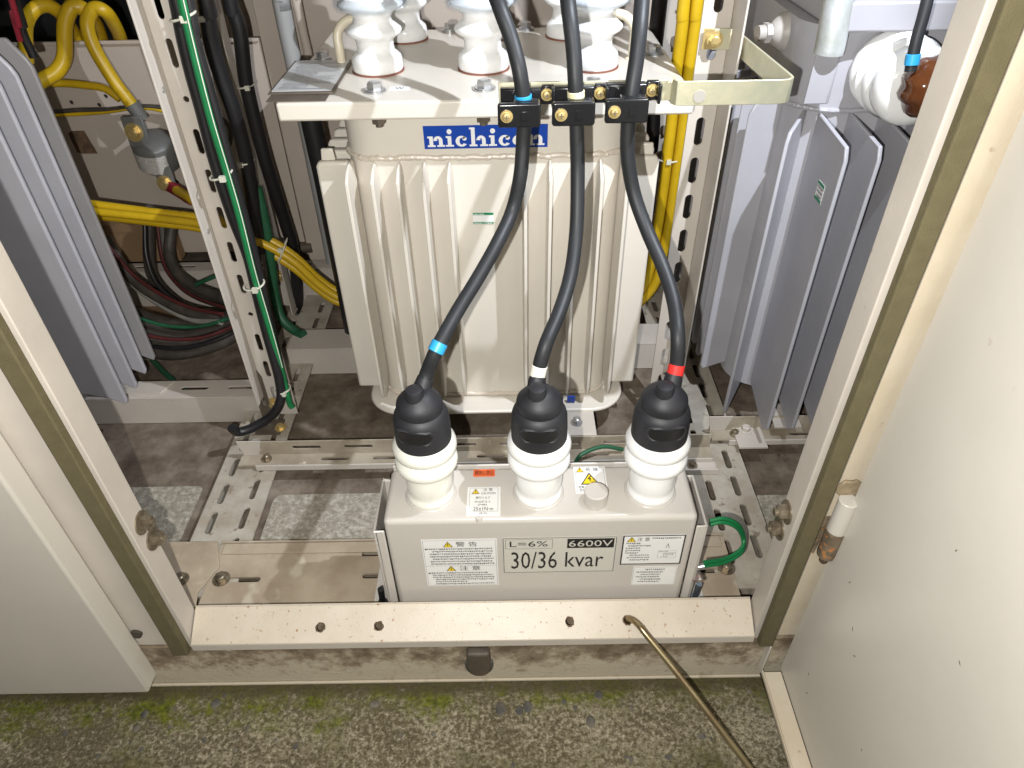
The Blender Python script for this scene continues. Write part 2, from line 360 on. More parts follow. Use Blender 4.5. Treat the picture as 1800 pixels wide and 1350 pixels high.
# pebbles standing proud of the worn concrete
g = MB()
for i in range(230):
    x = random.uniform(-0.62, 0.46); y = random.uniform(0.22, 0.5); r = random.choice([0.0018, 0.0022, 0.0028, 0.0035, 0.004]) if i % 8 else random.uniform(0.005, 0.0085)
    prof = [(r, -0.1 * r), (r * 0.93, 0.12 * r), (r * 0.65, 0.20 * r), (r * 0.2, 0.23 * r)]
    n0 = len(g.bm.verts); g.lathe(prof, (x, y, -0.0805), seg=9, sx=random.uniform(0.6, 1.5))
o = g.build('gravel', mat('dark_pebbles', (0.16, 0.14, 0.105), 0.8, col2=(0.048, 0.047, 0.044), vscale=38, bump=0.4, bscale=300), angle=60); o['kind'] = 'stuff'

f = MB(); f.box(-1.6, 1.5, 0.56, 2.4, -0.06, -0.03); o = f.build('floor', 'floor'); o['kind'] = 'structure'
f = MB()  # pale rounded patches raised slightly above the brown floor
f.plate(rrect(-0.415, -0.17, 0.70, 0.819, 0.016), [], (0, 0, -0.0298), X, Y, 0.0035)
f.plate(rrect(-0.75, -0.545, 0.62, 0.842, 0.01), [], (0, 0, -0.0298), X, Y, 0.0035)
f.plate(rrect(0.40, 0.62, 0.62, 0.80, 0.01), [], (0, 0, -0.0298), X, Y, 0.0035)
o = f.build('pale_floor_patch', 'patch', bev=0.001); o['kind'] = 'structure'
wll = MB(); wll.box(-2.4, -0.62, 2.05, 2.1, -0.06, 2.2); tag(wll.build('rear_wall', 'unlit_rear'), 'rear wall coloured black as unlit depth above the perforated beige panel', 'wall')
wll = MB(); wll.box(-0.44, 1.5, 1.53, 1.57, -0.03, 2.2); tag(wll.build('cubicle_wall', 'rear'), 'plain pinkish beige cubicle wall behind the cream tank', 'wall')
wll = MB(); wll.box(-2.4, 1.5, 0.52, 2.1, 2.2, 2.23); tag(wll.build('added_unseen_roof', 'beige'), 'plain beige steel roof, unseen, added to block the sky above the tanks', 'roof')  # out of view, added to keep sky light off the tank lid
wll = MB(); wll.box(-0.60, -0.485, 1.60, 1.64, -0.03, 2.2); wll.box(-0.4845, -0.405, 1.492, 1.5285, -0.03, 2.0)
tag(wll.build('corner_pillar', 'rear', bev=0.003), 'folded beige steel pillar behind the black cable bundles', 'pillar')

# ------------------------------------------------------------------ base beam, sill, posts
t = thing('base_beam', 'grimy brown steel base beam lying on the mossy concrete under the sill', 'beam', (-0.05, 0.52, -0.08))
b = MB(); b.box(-1.5, 1.4, 0.511, 0.56, -0.081, 0.016); b.build('web', 'beam', t, bev=0.002)
b = MB(); b.box(-1.5, 1.4, 0.5065, 0.5105, -0.0805, -0.0755); b.build('lower_flange', 'beam', t, bev=0.0015)
b = MB(); b.prism([(-0.0155, 0), (0.0155, 0), (0.0165, -0.036), (0.0135, -0.050), (0.0055, -0.057), (-0.0055, -0.057), (-0.0135, -0.050), (-0.0165, -0.036)], (-0.055, 0.5105, 0.009), X, Z, 0.014)
pl = b.build('drain_plug', mat('dark_brown_rubber', (0.10, 0.075, 0.05), 0.6, col2=(0.06, 0.05, 0.04), vscale=40, bump=0.2), t, bev=0.004, seg=3)
b = MB(); b.tube([(-0.0705, 0.503, -0.018), (-0.0705, 0.503, -0.032), (-0.066, 0.503, -0.042), (-0.055, 0.503, -0.0475), (-0.044, 0.503, -0.042), (-0.0395, 0.503, -0.032), (-0.0395, 0.503, -0.018)], 0.0035, seg=8)
b.build('plug_rim', mat('grey_rubber_rim', (0.075, 0.07, 0.07), 0.6, var=0.3, vscale=30), pl)

t = thing('door_sill', 'sloping cream sill specked with rust between the two posts', 'sill', (-0.06, 0.52, 0.03))
sv = Vector((0, 0.0410, 0.0250)).normalized()
b = MB(); b.plate([(0.0015, 0), (0.7475, 0), (0.7475, 0.048), (0.0015, 0.048)], [circ(a + 0.436, c, 0.0052) for a, c in ((-0.264, .0203), (-0.186, .0206), (0.068, .0226), (0.145, .0229))], (-0.436, 0.505, 0.030), X, sv, -0.0022)
b.build('sloping_face', 'sill', t, bev=0.0008)
b = MB()
for a_, c_ in ((-0.264, .0203), (-0.186, .0206), (0.068, .0226), (0.145, .0229)):
    ro = [0.0058 + random.uniform(0.0, 0.0016) for _ in range(20)]
    b.plate([(a_ + 0.436 + ro[i_] * math.cos(2 * math.pi * i_ / 20), c_ + ro[i_] * math.sin(2 * math.pi * i_ / 20) - 0.0004) for i_ in range(20)], [circ(a_ + 0.436, c_, 0.0050, 20)], Vector((-0.436, 0.505, 0.030)) + Vector((0, -0.0250, 0.0410)).normalized() * 0.0003, X, sv, -0.0002)
b.build('hole_rust', 'rust', t)
b = MB(); b.box(-0.4345, 0.3115, 0.5465, 0.549, 0.012, 0.0546); b.build('rear_lip', 'sill', t)
b = MB(); b.box(-0.4345, 0.3115, 0.5052, 0.5072, 0.0165, 0.0285); b.build('front_lip', 'frame', t)

def post(sgn, xin, label, g0, g1, fo):
    # xin: plane of the inner return; sgn=-1 left post, +1 right post
    t = thing('door_post', label, 'post', (xin, 0.52, 0.0)); s = sgn
    H = 1.7
    def prof(pts, z0, z1, name, m, bev):
        q = MB(); P_ = [(xin + s * a, b) for a, b in pts]
        q.hexa([(a, b, z0) for a, b in P_], [(a, b, z1) for a, b in P_]); return q.build(name, m, t, bev=bev, seg=4)
    prof([(0, 0.546 if s < 0 else 0.547), (0, 0.512), (0.033, 0.512), (0.033, 0.518), (0.003, 0.518), (0.003, 0.546)], 0.014, H, 'inner_channel', 'frame', 0.006)
    prof([(0.0335, 0.5145), (fo, 0.5145), (fo, 0.519), (0.0335, 0.519)], 0.0165, H, 'outer_flange', 'dooredge' if s > 0 else 'frame', 0.001)
    prof([(g0, 0.5115), (g0, 0.500), (g1, 0.500), (g1, 0.5115)], 0.012, H, 'gasket', 'gasket', 0.002)
    for yy, zz in ((0.534, 0.245), (0.538, 0.211)):
        q = MB(); q.hexbolt((xin, yy, zz), (-s, 0, 0), 0.0098, 0.0085, True, 0.005); q.build('bolt', 'bolt', t)
    return t
pL = post(-1, -0.436, 'beige left door post with olive gasket beside the closed door', 0.0045, 0.0250, 0.11)
q = MB(); q.lathe([(0.0075, 0), (0.0075, 0.004)], (-0.503, 0.5142, 0.047), (0, -1, 0), seg=20); q.build('latch_hole', mat('dark_latch_hole', (0.05, 0.04, 0.03), 0.7), pL)
pR = post(1, 0.313, 'beige right door post with olive gasket beside the hinged open door', 0.0055, 0.0240, 0.09)

# ------------------------------------------------------------------ doors
t = thing('cubicle_door', 'closed grey beige door panel left of the opening', 'door', (-0.9, 0.50, -0.05))
b = MB(); b.box(-1.5, -0.507, 0.482, 0.513, -0.05, 1.75); b.build('door_panel', 'door', t, bev=0.004, seg=3)
t = thing('cubicle_door', 'open cream door swung out on its hinge at the right', 'door', (0.362, 0.50, -0.05))
b = MB(); b.box(0.3625, 0.366, -0.62, 0.5035, -0.0495, 1.75); b.build('door_sheet', 'door', t)
b = MB(); b.box(0.334, 0.362, -0.62, 0.499, -0.0535, -0.0495); b.box(0.334, 0.3365, -0.62, 0.499, -0.0535, -0.0445); b.build('bottom_return', 'dooredge', t, bev=0.001)
b = MB(); b.box(0.334, 0.3362, 0.4995, 0.511, -0.0535, 0.012); b.build('corner_tab', 'door', t, bev=0.0007)
h = MB()
for yy_, zz_, l_, a_ in ((0.45, 0.035, 0.006, 1.2), (0.438, 0.01, 0.007, 2.0), (0.40, 0.165, 0.007, 2.3), (0.42, 0.185, 0.006, 0.9), (0.455, 0.22, 0.006, 1.9), (0.30, 0.33, 0.005, 0.4), (0.24, 0.22, 0.006, 2.6), (0.33, 0.10, 0.004, 1.0), (0.18, 0.27, 0.005, 0.2), (0.36, 0.40, 0.004, 1.7), (0.13, 0.36, 0.006, 2.9)):
    cA = Vector((0.3623, yy_, zz_)); dA = Vector((0, math.cos(a_), math.sin(a_))); nA = Vector((0, -math.sin(a_), math.cos(a_)))
    h.prism([(-l_ / 2, 0), (0, -0.0007), (l_ / 2, 0.0004), (0.1 * l_, 0.0009), (-0.2 * l_, 0.0005)], cA, dA, nA, -0.0002)
h.build('scuff_marks', mat('dark_scuffs', (0.16, 0.13, 0.09), 0.7), t)
h = MB(); h.cyl((0.357, 0.503, 0.250), (0.357, 0.503, 0.300), 0.0105, seg=28); hb = h.build('hinge', 'door', t, bev=0.001)
hb['label'] = 'cream upper hinge barrel above a rusty knuckle'
h = MB(); h.lathe([(0.0102, 0.206), (0.0108, 0.21), (0.0108, 0.249), (0.0098, 0.2495)], (0.357, 0.503, 0), seg=24); h.build('lower_knuckle', 'knuckle', hb)
h = MB(); h.lathe([(0.0035, 0.192), (0.0052, 0.195), (0.0052, 0.206)], (0.357, 0.503, 0), seg=16); h.build('hinge_pin', 'rust', hb)
h = MB(); h.prism([(-0.008, 0.298), (0.011, 0.298), (0.013, 0.305), (0.012, 0.317), (0.006, 0.322), (0.001, 0.320), (-0.007, 0.321), (-0.012, 0.313), (-0.013, 0.304)], (0.357, 0.514, 0), X, Z, 0.004); h.build('weld_scar', mat('brown_weld_scar', (0.33, 0.26, 0.16), 0.7, col2=(0.20, 0.15, 0.09), vscale=70, bump=0.5), hb, bev=0.002)
h = MB(); h.prism([(-0.010, 0.198), (-0.019, 0.206), (-0.017, 0.262), (-0.006, 0.262)], (0.357, 0.513, 0), X, Z, 0.003); h.build('rust_stain', 'knuckle', hb)

t = MB(); t.tube([(0.1455, 0.5266, 0.0360), (0.1464, 0.5239, 0.0470), (0.1539, 0.5127, 0.0540), (0.1665, 0.4953, 0.0500), (0.2167, 0.4414, 0.0120), (0.2944, 0.3608, -0.0550)], 0.0042, seg=14)
rod = t.build('stay_rod', 'rod'); tag(rod, 'thin brassy door stay rod hooked into the sill hole', 'rod')

# ------------------------------------------------------------------ floor rails and plates
def slot_rail(name, label, x0, x1, y0, y1, z, rows, pitch, L, W, start, group=None, m='rail', thick=0.0035):
    t = thing(name, label, 'rail', ((x0 + x1) / 2, (y0 + y1) / 2, z), group)
    holes = []
    yy = start
    while yy + L / 2 < y1 - 0.004:
        for i, xr in enumerate(rows):
            c = yy + (0.0 if i % 2 == 0 else pitch * 0.15)
            if c - L / 2 > y0 + 0.004 and c + L / 2 < y1 - 0.004: holes.append(stadium(xr, c, L, W, 'v'))
        yy += pitch
    b = MB(); b.plate([(x0, y0), (x1, y0), (x1, y1), (x0, y1)], holes, (0, 0, z - thick), X, Y, thick); b.build('slotted_plate', m, t)
    b = MB(); b.box(x0 + 0.008, x0 + 0.011, y0, y1, -0.03, z - thick - 0.0002); b.box(x1 - 0.022, x1 - 0.019, y0, y1, -0.03, z - thick - 0.0002); b.box((x0 + x1) / 2 - 0.001, (x0 + x1) / 2 + 0.001, y0, y1, -0.03, z - thick - 0.0002); b.build('rail_web', m, t)
    return t
slot_rail('floor_rail', 'dusty slotted floor rail left of the capacitor running front to back', -0.512, -0.415, 0.60, 1.50, 0.0, (-0.490, -0.440), 0.062, 0.045, 0.0105, 0.675, 'slotted floor rails')
slot_rail('floor_rail', 'dusty slotted floor rail right of the capacitor under the green wire', 0.292, 0.393, 0.60, 1.50, 0.0, (0.322, 0.366), 0.062, 0.045, 0.0105, 0.665, 'slotted floor rails')

t = thing('base_plate', 'dusty brown slotted cross plate under the capacitor unit', 'plate', (-0.06, 0.63, 0.0))
hol = [stadium(-0.405, 0.625, 0.05, 0.009), stadium(-0.215, 0.668, 0.045, 0.009), stadium(-0.205, 0.628, 0.05, 0.009), stadium(0.272, 0.628, 0.05, 0.009)]
b = MB(); b.plate([(-0.458, 0.562), (0.318, 0.562), (0.318, 0.690), (-0.458, 0.690)], hol, (0, 0, 0.001), X, Y, 0.0035); b.build('slotted_plate', 'plate', t)
b = MB(); b.box(-0.452, 0.312, 0.670, 0.6895, 0.0047, 0.0072); b.box(-0.458, 0.318, 0.6905, 0.694, -0.028, 0.0085); b.build('rear_lip', 'plate', t, bev=0.001)
b = MB(); b.box(-0.458, 0.318, 0.562, 0.565, -0.03, 0.0008); b.build('front_web', 'plate', t)
for bx, by in ((-0.438, 0.626), (0.321 - 0.012, 0.632)):
    q = MB(); q.hexbolt((bx, by, 0.0045), Z, 0.0085, 0.007); q.build('bolt', 'bolt', t)
t = thing('corner_gusset', 'pale chamfered gusset plate bolted behind the left post', 'bracket', (-0.49, 0.62, 0.01))
b = MB(); b.plate([(-0.545, 0.575), (-0.457, 0.575), (-0.462, 0.60), (-0.445, 0.645), (-0.462, 0.690), (-0.55, 0.692)], [], (0, 0, 0.009), X, Y, 0.003); b.build('gusset', 'plate', t, bev=0.0006)
q = MB(); q.hexbolt((-0.494, 0.621, 0.012), Z, 0.008, 0.007); q.build('bolt', 'bolt', t)

def cross_rail(label, x0, x1, y, ends):
    t = thing('cross_rail', label, 'rail', ((x0 + x1) / 2, y, 0.0), 'cross rails under the tanks'); L = x1 - x0
    def hs(n0, cv, off): return [stadium(a, cv, 0.050, 0.008) for a in [off + 0.09 * k for k in range(20)] if 0.03 < a < L - 0.03]
    b = MB(); b.plate([(0, 0), (L, 0), (L, 0.032), (0, 0.032)], hs(0, 0.018, 0.115), (x0, y + 0.026, 0.009), X, Z, -0.003); b.build('web', 'crossrail', t)
    b = MB(); b.plate([(0, 0), (L, 0), (L, 0.0255), (0, 0.0255)], hs(0, 0.013, 0.165), (x0, y, 0.009), X, Y, 0.003); b.build('slotted_flange', 'crossrail', t)
    b = MB(); b.box(x0 + 0.03, x1, y - 0.0035, y - 0.0003, 0.0012, 0.0122); b.build('front_lip', 'frame', t, bev=0.0005)
    for e in ends:
        q = MB(); q.plate([(0, 0), (0.026, 0), (0.036, 0.033), (-0.006, 0.033)], [], (e - 0.014, y + 0.023, 0.0125), X, Z, -0.002); q.build('end_clip', 'frame', t)
        q = MB(); q.hexbolt((e + 0.028, y + 0.0135, 0.0121), Z, 0.006, 0.007); q.build('bolt', 'bolt', t)
    return t
cross_rail('dusty cross rail in front of the cream tank behind the capacitor', -0.478, 0.338, 0.853, (-0.460,))
cross_rail('dusty cross rail under the front of the blue grey tank at right', 0.347, 0.95, 0.896, (0.362,))
t = thing('clip_plate', 'small pale folded clip on the right floor rail beside the bushing', 'bracket', (0.30, 0.845, 0.0))
b = MB(); b.box(0.262, 0.343, 0.828, 0.852, 0.0005, 0.0035); b.box(0.262, 0.343, 0.824, 0.8275, 0.0005, 0.012); b.build('clip', 'frame', t, bev=0.0006)
q = MB(); q.hexbolt((0.302, 0.842, 0.0037), Z, 0.006, 0.006); q.build('bolt', 'bolt', t)
t = thing('foot_plate', 'pale foot plate with bolt behind the middle bushing', 'bracket', (0.11, 0.895, 0.04))
b = MB(); b.box(0.078, 0.140, 0.884, 0.945, 0.0405, 0.044); b.box(0.078, 0.140, 0.8805, 0.8838, 0.014, 0.044); b.build('plate', 'frame', t, bev=0.0006)
q = MB(); q.hexbolt((0.108, 0.912, 0.0441), Z, 0.007, 0.008); q.build('bolt', 'zinc', t)

def beam_u(label, x0, x1, y0, y1, zt, slots=True):
    t = thing('support_beam', label, 'beam', ((x0 + x1) / 2, y0, 0), 'beige support beams on the floor')
    b = MB(); b.box(x0, x1, y0, y0 + 0.003, -0.028, zt - 0.0032); b.build('front_face', 'frame', t)
    L = x1 - x0
    b = MB(); b.plate([(0, 0), (L, 0), (L, y1 - y0), (0, y1 - y0)], [stadium(a, (y1 - y0) * 0.55, 0.052, 0.009) for a in [0.07 + 0.09 * k for k in range(12)] if a < L - 0.035] if slots else [], (x0, y0, zt - 0.003), X, Y, 0.003); b.build('slotted_top', 'frame', t, bev=0.0006)
    return t
beam_u('low beige beam under the left grey transformer fins', -0.86, -0.475, 1.010, 1.062, 0.034)
beam_u('low beige beam left of the cream tank behind the black cables', -0.462, -0.32, 1.155, 1.225, 0.036, False)
beam_u('low beige beam seen between cream tank and right slotted upright', 0.19, 0.36, 1.155, 1.225, 0.036, False)
beam_u('far slotted beige beam under the cardboard box', -1.10, -0.30, 1.42, 1.46, 0.07)

# ------------------------------------------------------------------ capacitor unit
def sticker(parent, name, O, u, v, w, h, m, t=0.0004):
    b = MB(); O_, u_, v_ = Vector(O), Vector(u), Vector(v); b.plate([(0, 0), (w, 0), (w, h), (0, h)], [], O_, u_, v_, t)
    return b.build(name, m, parent, smooth=False)
def ink(parent, items, O, u, v, m, lift=0.0007, name='lettering'):
    b = MB(); O, u, v = Vector(O), Vector(u), Vector(v); n = u.cross(v).normalized() * lift
    for it in items:
        if it[0] == 't': add_text(b, it[1], O + n + u * it[2] + v * it[3], u, v, it[4], it[5])
        elif it[0] == 'p':
            vs = [b.bm.verts.new(O + n + u * a + v * c) for a, c in it[1]]; b.face(vs)
        elif it[0] == 'r':
            a, c, w_, h_ = it[1:5]; vs = [b.bm.verts.new(O + n + u * p + v * q) for p, q in ((a, c), (a + w_, c), (a + w_, c + h_), (a, c + h_))]; b.face(vs)
        elif it[0] == 'f':
            a, c, w_, h_, th = it[1:6]
            for r_ in ((a, c, w_, th), (a, c + h_ - th, w_, th), (a, c + th, th, h_ - 2 * th), (a + w_ - th, c + th, th, h_ - 2 * th)):
                vs = [b.bm.verts.new(O + n + u * p + v * q) for p, q in ((r_[0], r_[1]), (r_[0] + r_[2], r_[1]), (r_[0] + r_[2], r_[1] + r_[3]), (r_[0], r_[1] + r_[3]))]; b.face(vs)
    return b.build(name, m, parent, smooth=False)
def lines(rows, x0, y_top, w, dy, h, seed):     # rows of minute print too small to read: broken dashes
    rr = random.Random(seed); out = []
    for k in range(rows):
        x = x0 + (0.0 if k in (0,) else rr.choice([0.0, 0.003, 0.006])); end = x0 + w * rr.choice([1, 0.98, 0.96, 0.55, 0.9])
        while x < end:
            l_ = rr.uniform(0.0008, 0.0022); hh = h * rr.uniform(0.6, 1.0); out.append(('r', x, y_top - k * dy - hh, l_, hh * 0.55)); out.append(('r', x, y_top - k * dy - hh * 0.3, l_ * 0.7, hh * 0.3)); x += l_ + rr.uniform(0.0004, 0.0009)
    return out
def tri(cx, cy, s): return ('p', [(cx - s * 0.6, cy - s * 0.45), (cx + s * 0.6, cy - s * 0.45), (cx, cy + s * 0.6)])
def warn(parent, O, u, v, cx, cy, s, mark='!', small=False):
    ink(parent, [tri(cx, cy, s)], O, u, v, 'ink', 0.0007, 'warning_border')
    ink(parent, [tri(cx, cy - s * 0.02, s * 0.78)], O, u, v, 'lyellow', 0.0009, 'warning_triangle')
    if mark == '!': ink(parent, [('r', cx - s * 0.05, cy - s * 0.08, s * 0.1, s * 0.36), ('r', cx - s * 0.05, cy - s * 0.24, s * 0.1, s * 0.1)], O, u, v, 'ink', 0.0011, 'exclamation_mark')
    else: ink(parent, [('p', [(cx + s * 0.06, cy + s * 0.30), (cx + s * 0.14, cy + s * 0.27), (cx - s * 0.02, cy + s * 0.08), (cx + s * 0.10, cy + s * 0.10), (cx + 0.0, cy - s * 0.28), (cx - s * 0.02, cy + s * 0.0), (cx - s * 0.16, cy + s * 0.0)])], O, u, v, 'ink', 0.0011, 'lightning_mark')

bx0, bx1, by0, by1, bz = -0.164, 0.222, 0.559, 0.648, 0.210
t = unit = thing('capacitor_unit', 'warm grey capacitor box with three white bushings and many warning labels', 'capacitor', (0.029, 0.60, 0.005))
b = MB(); b.box(bx0, bx1, by0, by1, 0.006, bz); b.build('case', 'unit', t, bev=0.007, seg=4)
b = MB(); b.box(bx0 + 0.002, bx1 - 0.002, 0.6485, 0.6515, 0.150, 0.2125); b.build('rear_flange', 'unit', t, bev=0.001)
BX = (-0.108, 0.028, 0.169); BY = 0.603
BPROF = [(0.0285, 0.0), (0.0300, 0.002), (0.0295, 0.006), (0.0278, 0.009), (0.0270, 0.012), (0.0282, 0.017), (0.0288, 0.026), (0.0282, 0.037), (0.0268, 0.044), (0.0272, 0.0475), (0.0315, 0.0505), (0.0365, 0.0545), (0.0382, 0.0600), (0.0372, 0.0660), (0.0325, 0.0705), (0.0298, 0.0725), (0.0325, 0.0745), (0.0372, 0.0790), (0.0386, 0.0850), (0.0374, 0.0910), (0.0335, 0.0960), (0.031, 0.0990), (0.0290, 0.102), (0.025, 0.125), (0.02, 0.150)]
for x, mm in zip(BX, ('porcelain2', 'porcelain', 'porcelain')):
    q = MB(); q.lathe([(0.0325, 0.0), (0.0320, 0.0012), (0.0308, 0.0026), (0.027, 0.0026)], (x, BY, bz), seg=44); col = q.build('bushing_collar', 'unit', t, angle=50)
    q = MB(); q.lathe(BPROF, (x, BY, bz + 0.002), seg=48); q.build('bushing', mm, t, angle=60)
q = MB(); q.lathe([(0.0145, 0), (0.0145, 0.019), (0.0135, 0.0205)], (0.098, 0.585, bz), seg=36); q.build('filler_cap', 'unit', t, bev=0.0006)
q = MB(); q.lathe([(0.0055, -0.004), (0.0045, 0.0002), (0.002, 0.0006)], (-0.046, 0.5635, bz), seg=20); q.build('dimple', 'unit', t)
for s, xe in ((-1, bx0), (1, bx1)):
    q = MB()
    prof = [(0.0015 * 0, 0.560), (0, 0.647)]
    a0, a1 = xe + s * 0.0012, xe + s * 0.0125
    # folded side strap: outer cheek, two returns and a foot bolted to the base plate
    q.box(min(a1, a1 + s * 0.003), max(a1, a1 + s * 0.003), 0.562, 0.650, 0.0225, 0.187)
    q.box(min(a0, a1), max(a0, a1), 0.562, 0.565, 0.03, 0.187); q.box(min(a0, a1), max(a0, a1), 0.647, 0.650, 0.03, 0.187)
    br = q.build('side_strap', 'unit', t, bev=0.0022, seg=3)
    q = MB(); q.prism([(0.010 * s, 0.0), (0.030 * s, 0.0), (0.016 * s, 0.075), (0.0155 * s, 0.09), (0.010 * s, 0.09)], (xe, 0.5845, 0.008), X, Z, 0.0022); q.build('gusset', 'unit', br)
    q = MB(); q.box(min(xe + s * 0.009, xe + s * 0.042), max(xe + s * 0.009, xe + s * 0.042), 0.564, 0.650, 0.0052, 0.0078); q.build('foot', 'unit', br, bev=0.0006)
    q = MB(); p0 = (xe + s * 0.0265, 0.5735, 0.008); q.cyl(p0, (p0[0], p0[1], 0.0125), 0.0105, 0.0085, seg=24); q.cyl((p0[0], p0[1], 0.0125), (p0[0], p0[1], 0.021), 0.0068, seg=6); q.cyl((p0[0], p0[1], 0.021), (p0[0] + 0.001, p0[1], 0.050), 0.0042, seg=14)
    q.build('stud_bolt', mat('bluish_zinc_stud', (0.50, 0.58, 0.66) if s > 0 else (0.10, 0.11, 0.12), 0.25, metal=0.9, var=0.2, vscale=60), br)
q = MB(); q.hexbolt((0.2405, 0.568, 0.075), (0.6, -0.8, 0.2), 0.0058, 0.005, True, 0.004); q.build('earth_stud', mat('reddish_earth_stud', (0.55, 0.36, 0.34), 0.3, metal=0.8, col2=(0.6, 0.58, 0.55), vscale=120), unit)

Fy = by0 - 0.0003
def front_label(name, px, py, w, h, m): return sticker(unit, name, (px, Fy, py), X, Z, w, h, m), Vector((px, Fy, py))
# top face labels
Ty = bz + 0.0002
def top_label(name, x, y, w, h, m): return sticker(unit, name, (x, y, Ty), X, Y, w, h, m), Vector((x, y, Ty))
L, O = top_label('orange_label', -0.0555, 0.6305, 0.0280, 0.0125, 'orange')
ink(L, [('t', '横倒し禁止', 0.0018, 0.0024, 0.0245, 0.0078)], O, X, Y, 'ink')
L, O = top_label('torque_label', -0.0620, 0.5645, 0.0420, 0.0475, 'labelw')
ink(L, [('f', 0.003, 0.007, 0.036, 0.0385, 0.0003), ('t', '注 意', 0.020, 0.0405, 0.012, 0.0045), ('t', 'CAUTION', 0.0175, 0.0348, 0.018, 0.0036), ('t', '締付トルク', 0.011, 0.0272, 0.018, 0.0045), ('t', 'M10ボルト', 0.010, 0.0208, 0.020, 0.004), ('t', '(M8)', 0.014, 0.0158, 0.011, 0.0035), ('t', '25±1N·m', 0.0085, 0.0086, 0.0245, 0.0055), ('t', '(B-2)', 0.016, 0.0018, 0.009, 0.0036)], O, X, Y, 'ink')
warn(L, O, X, Y, 0.0105, 0.0395, 0.0085)
L, O = top_label('danger_label', 0.0750, 0.5985, 0.0410, 0.0465, 'labelw')
ink(L, [('f', 0.002, 0.002, 0.037, 0.0425, 0.0003), ('t', '危 険', 0.0155, 0.0375, 0.0165, 0.0060), ('t', '感電の', 0.004, 0.0085, 0.011, 0.004), ('t', '恐れ', 0.005, 0.0035, 0.008, 0.004)], O, X, Y, 'ink')
warn(L, O, X, Y, 0.0080, 0.0400, 0.0085); warn(L, O, X, Y, 0.0195, 0.0235, 0.0200, 'z')
# front face labels
L, O = front_label('warning_label', -0.1205, 0.0770, 0.0950, 0.0970, 'labelw')
ink(L, [('f', 0.0015, 0.0015, 0.092, 0.094, 0.0003), ('r', 0.0015, 0.0435, 0.092, 0.0003), ('t', '警 告', 0.043, 0.0830, 0.027, 0.0095), ('t', '注 意', 0.045, 0.0335, 0.027, 0.0095)] + lines(7, 0.006, 0.080, 0.083, 0.0051, 0.0032, 3) + lines(6, 0.006, 0.0300, 0.083, 0.0047, 0.0030, 5), O, X, Z, 'ink')
ink(L, [('t', '■', 0.0035, 0.0772, 0.0022, 0.0024), ('t', '■', 0.0035, 0.0272, 0.0022, 0.0024)], O, X, Z, 'ink', 0.0008)
warn(L, O, X, Z, 0.033, 0.0868, 0.0105); warn(L, O, X, Z, 0.034, 0.0374, 0.0105)
L, O = front_label('rating_plate', -0.0185, 0.1035, 0.1440, 0.0720, 'labelg')
ink(L, [('f', 0.0006, 0.0006, 0.1428, 0.0708, 0.0007), ('f', 0.0035, 0.0500, 0.0595, 0.0185, 0.0004), ('r', 0.0815, 0.0500, 0.0590, 0.0185), ('t', 'L=6%', 0.0090, 0.0540, 0.0480, 0.0110), ('t', '30/36', 0.0105, 0.0085, 0.0590, 0.0350), ('t', 'kvar', 0.0800, 0.0110, 0.0490, 0.0310)], O, X, Z, 'ink')
ink(L, [('t', '6600V', 0.0835, 0.0533, 0.0550, 0.0122)], O, X, Z, 'labelg', 0.0011)
L, O = front_label('caution_label', 0.1325, 0.1175, 0.0785, 0.0590, 'labelw')
ink(L, [('f', 0.0, 0.0, 0.0785, 0.0590, 0.0018), ('t', '注 意', 0.0180, 0.0475, 0.0160, 0.0075)] + lines(1, 0.037, 0.0545, 0.036, 0.004, 0.0032, 8) + lines(8, 0.005, 0.0445, 0.031, 0.0048, 0.0028, 9), O, X, Z, 'ink')
ink(L, [('f', 0.047, 0.013, 0.023, 0.0150, 0.0003)] + lines(4, 0.048, 0.0270, 0.021, 0.0034, 0.0021, 12) + [('p', [(0.0580, 0.043), (0.0606, 0.033), (0.0597, 0.033), (0.0580, 0.0402), (0.0563, 0.033), (0.0554, 0.033)])], O, X, Z, 'greyink')
warn(L, O, X, Z, 0.0110, 0.0505, 0.0095)
L, O = front_label('small_label', 0.1510, 0.0720, 0.0580, 0.0400, 'labelw')
ink(L, [('f', 0.0010, 0.0010, 0.056, 0.038, 0.00025)] + lines(1, 0.016, 0.0355, 0.026, 0.004, 0.0028, 21) + lines(5, 0.005, 0.0300, 0.034, 0.0052, 0.0028, 22), O, X, Z, 'ink')

# green earth wire, two cores looping from the side strap to the earth stud
t = MB()
A = [(0.2612, 0.6170, 0.1230), (0.2806, 0.6190, 0.1248), (0.3020, 0.6200, 0.1111), (0.3158, 0.6200, 0.0836), (0.3104, 0.6067, 0.0732), (0.2854, 0.5917, 0.0735), (0.2505, 0.5750, 0.0882)]
t.tube(A, 0.0029, seg=12); t.tube([Vector(p) + Vector((0.0, 0.002, 0.0056)) for p in A], 0.0028, seg=12)
e = t.build('earth_wire', 'green'); tag(e, 'bright green earth wire looping at the right side of the capacitor', 'wire')
q = MB(); q.cyl(A[-1], Vector(A[-1]) + Vector((-0.016, 0.0, -0.004)), 0.0048, 0.0042, seg=14); q.build('crimp_lug', 'zinc', e)
t = MB(); t.tube([(0.1012, 0.8396, 0.0200), (0.1137, 0.8464, 0.0333), (0.1490, 0.8620, 0.0333), (0.1849, 0.8678, 0.0200)], 0.0036, seg=10); tag(t.build('earth_wire', 'dgreen'), 'dull green earth wire crossing the rail behind the middle bushing', 'wire')

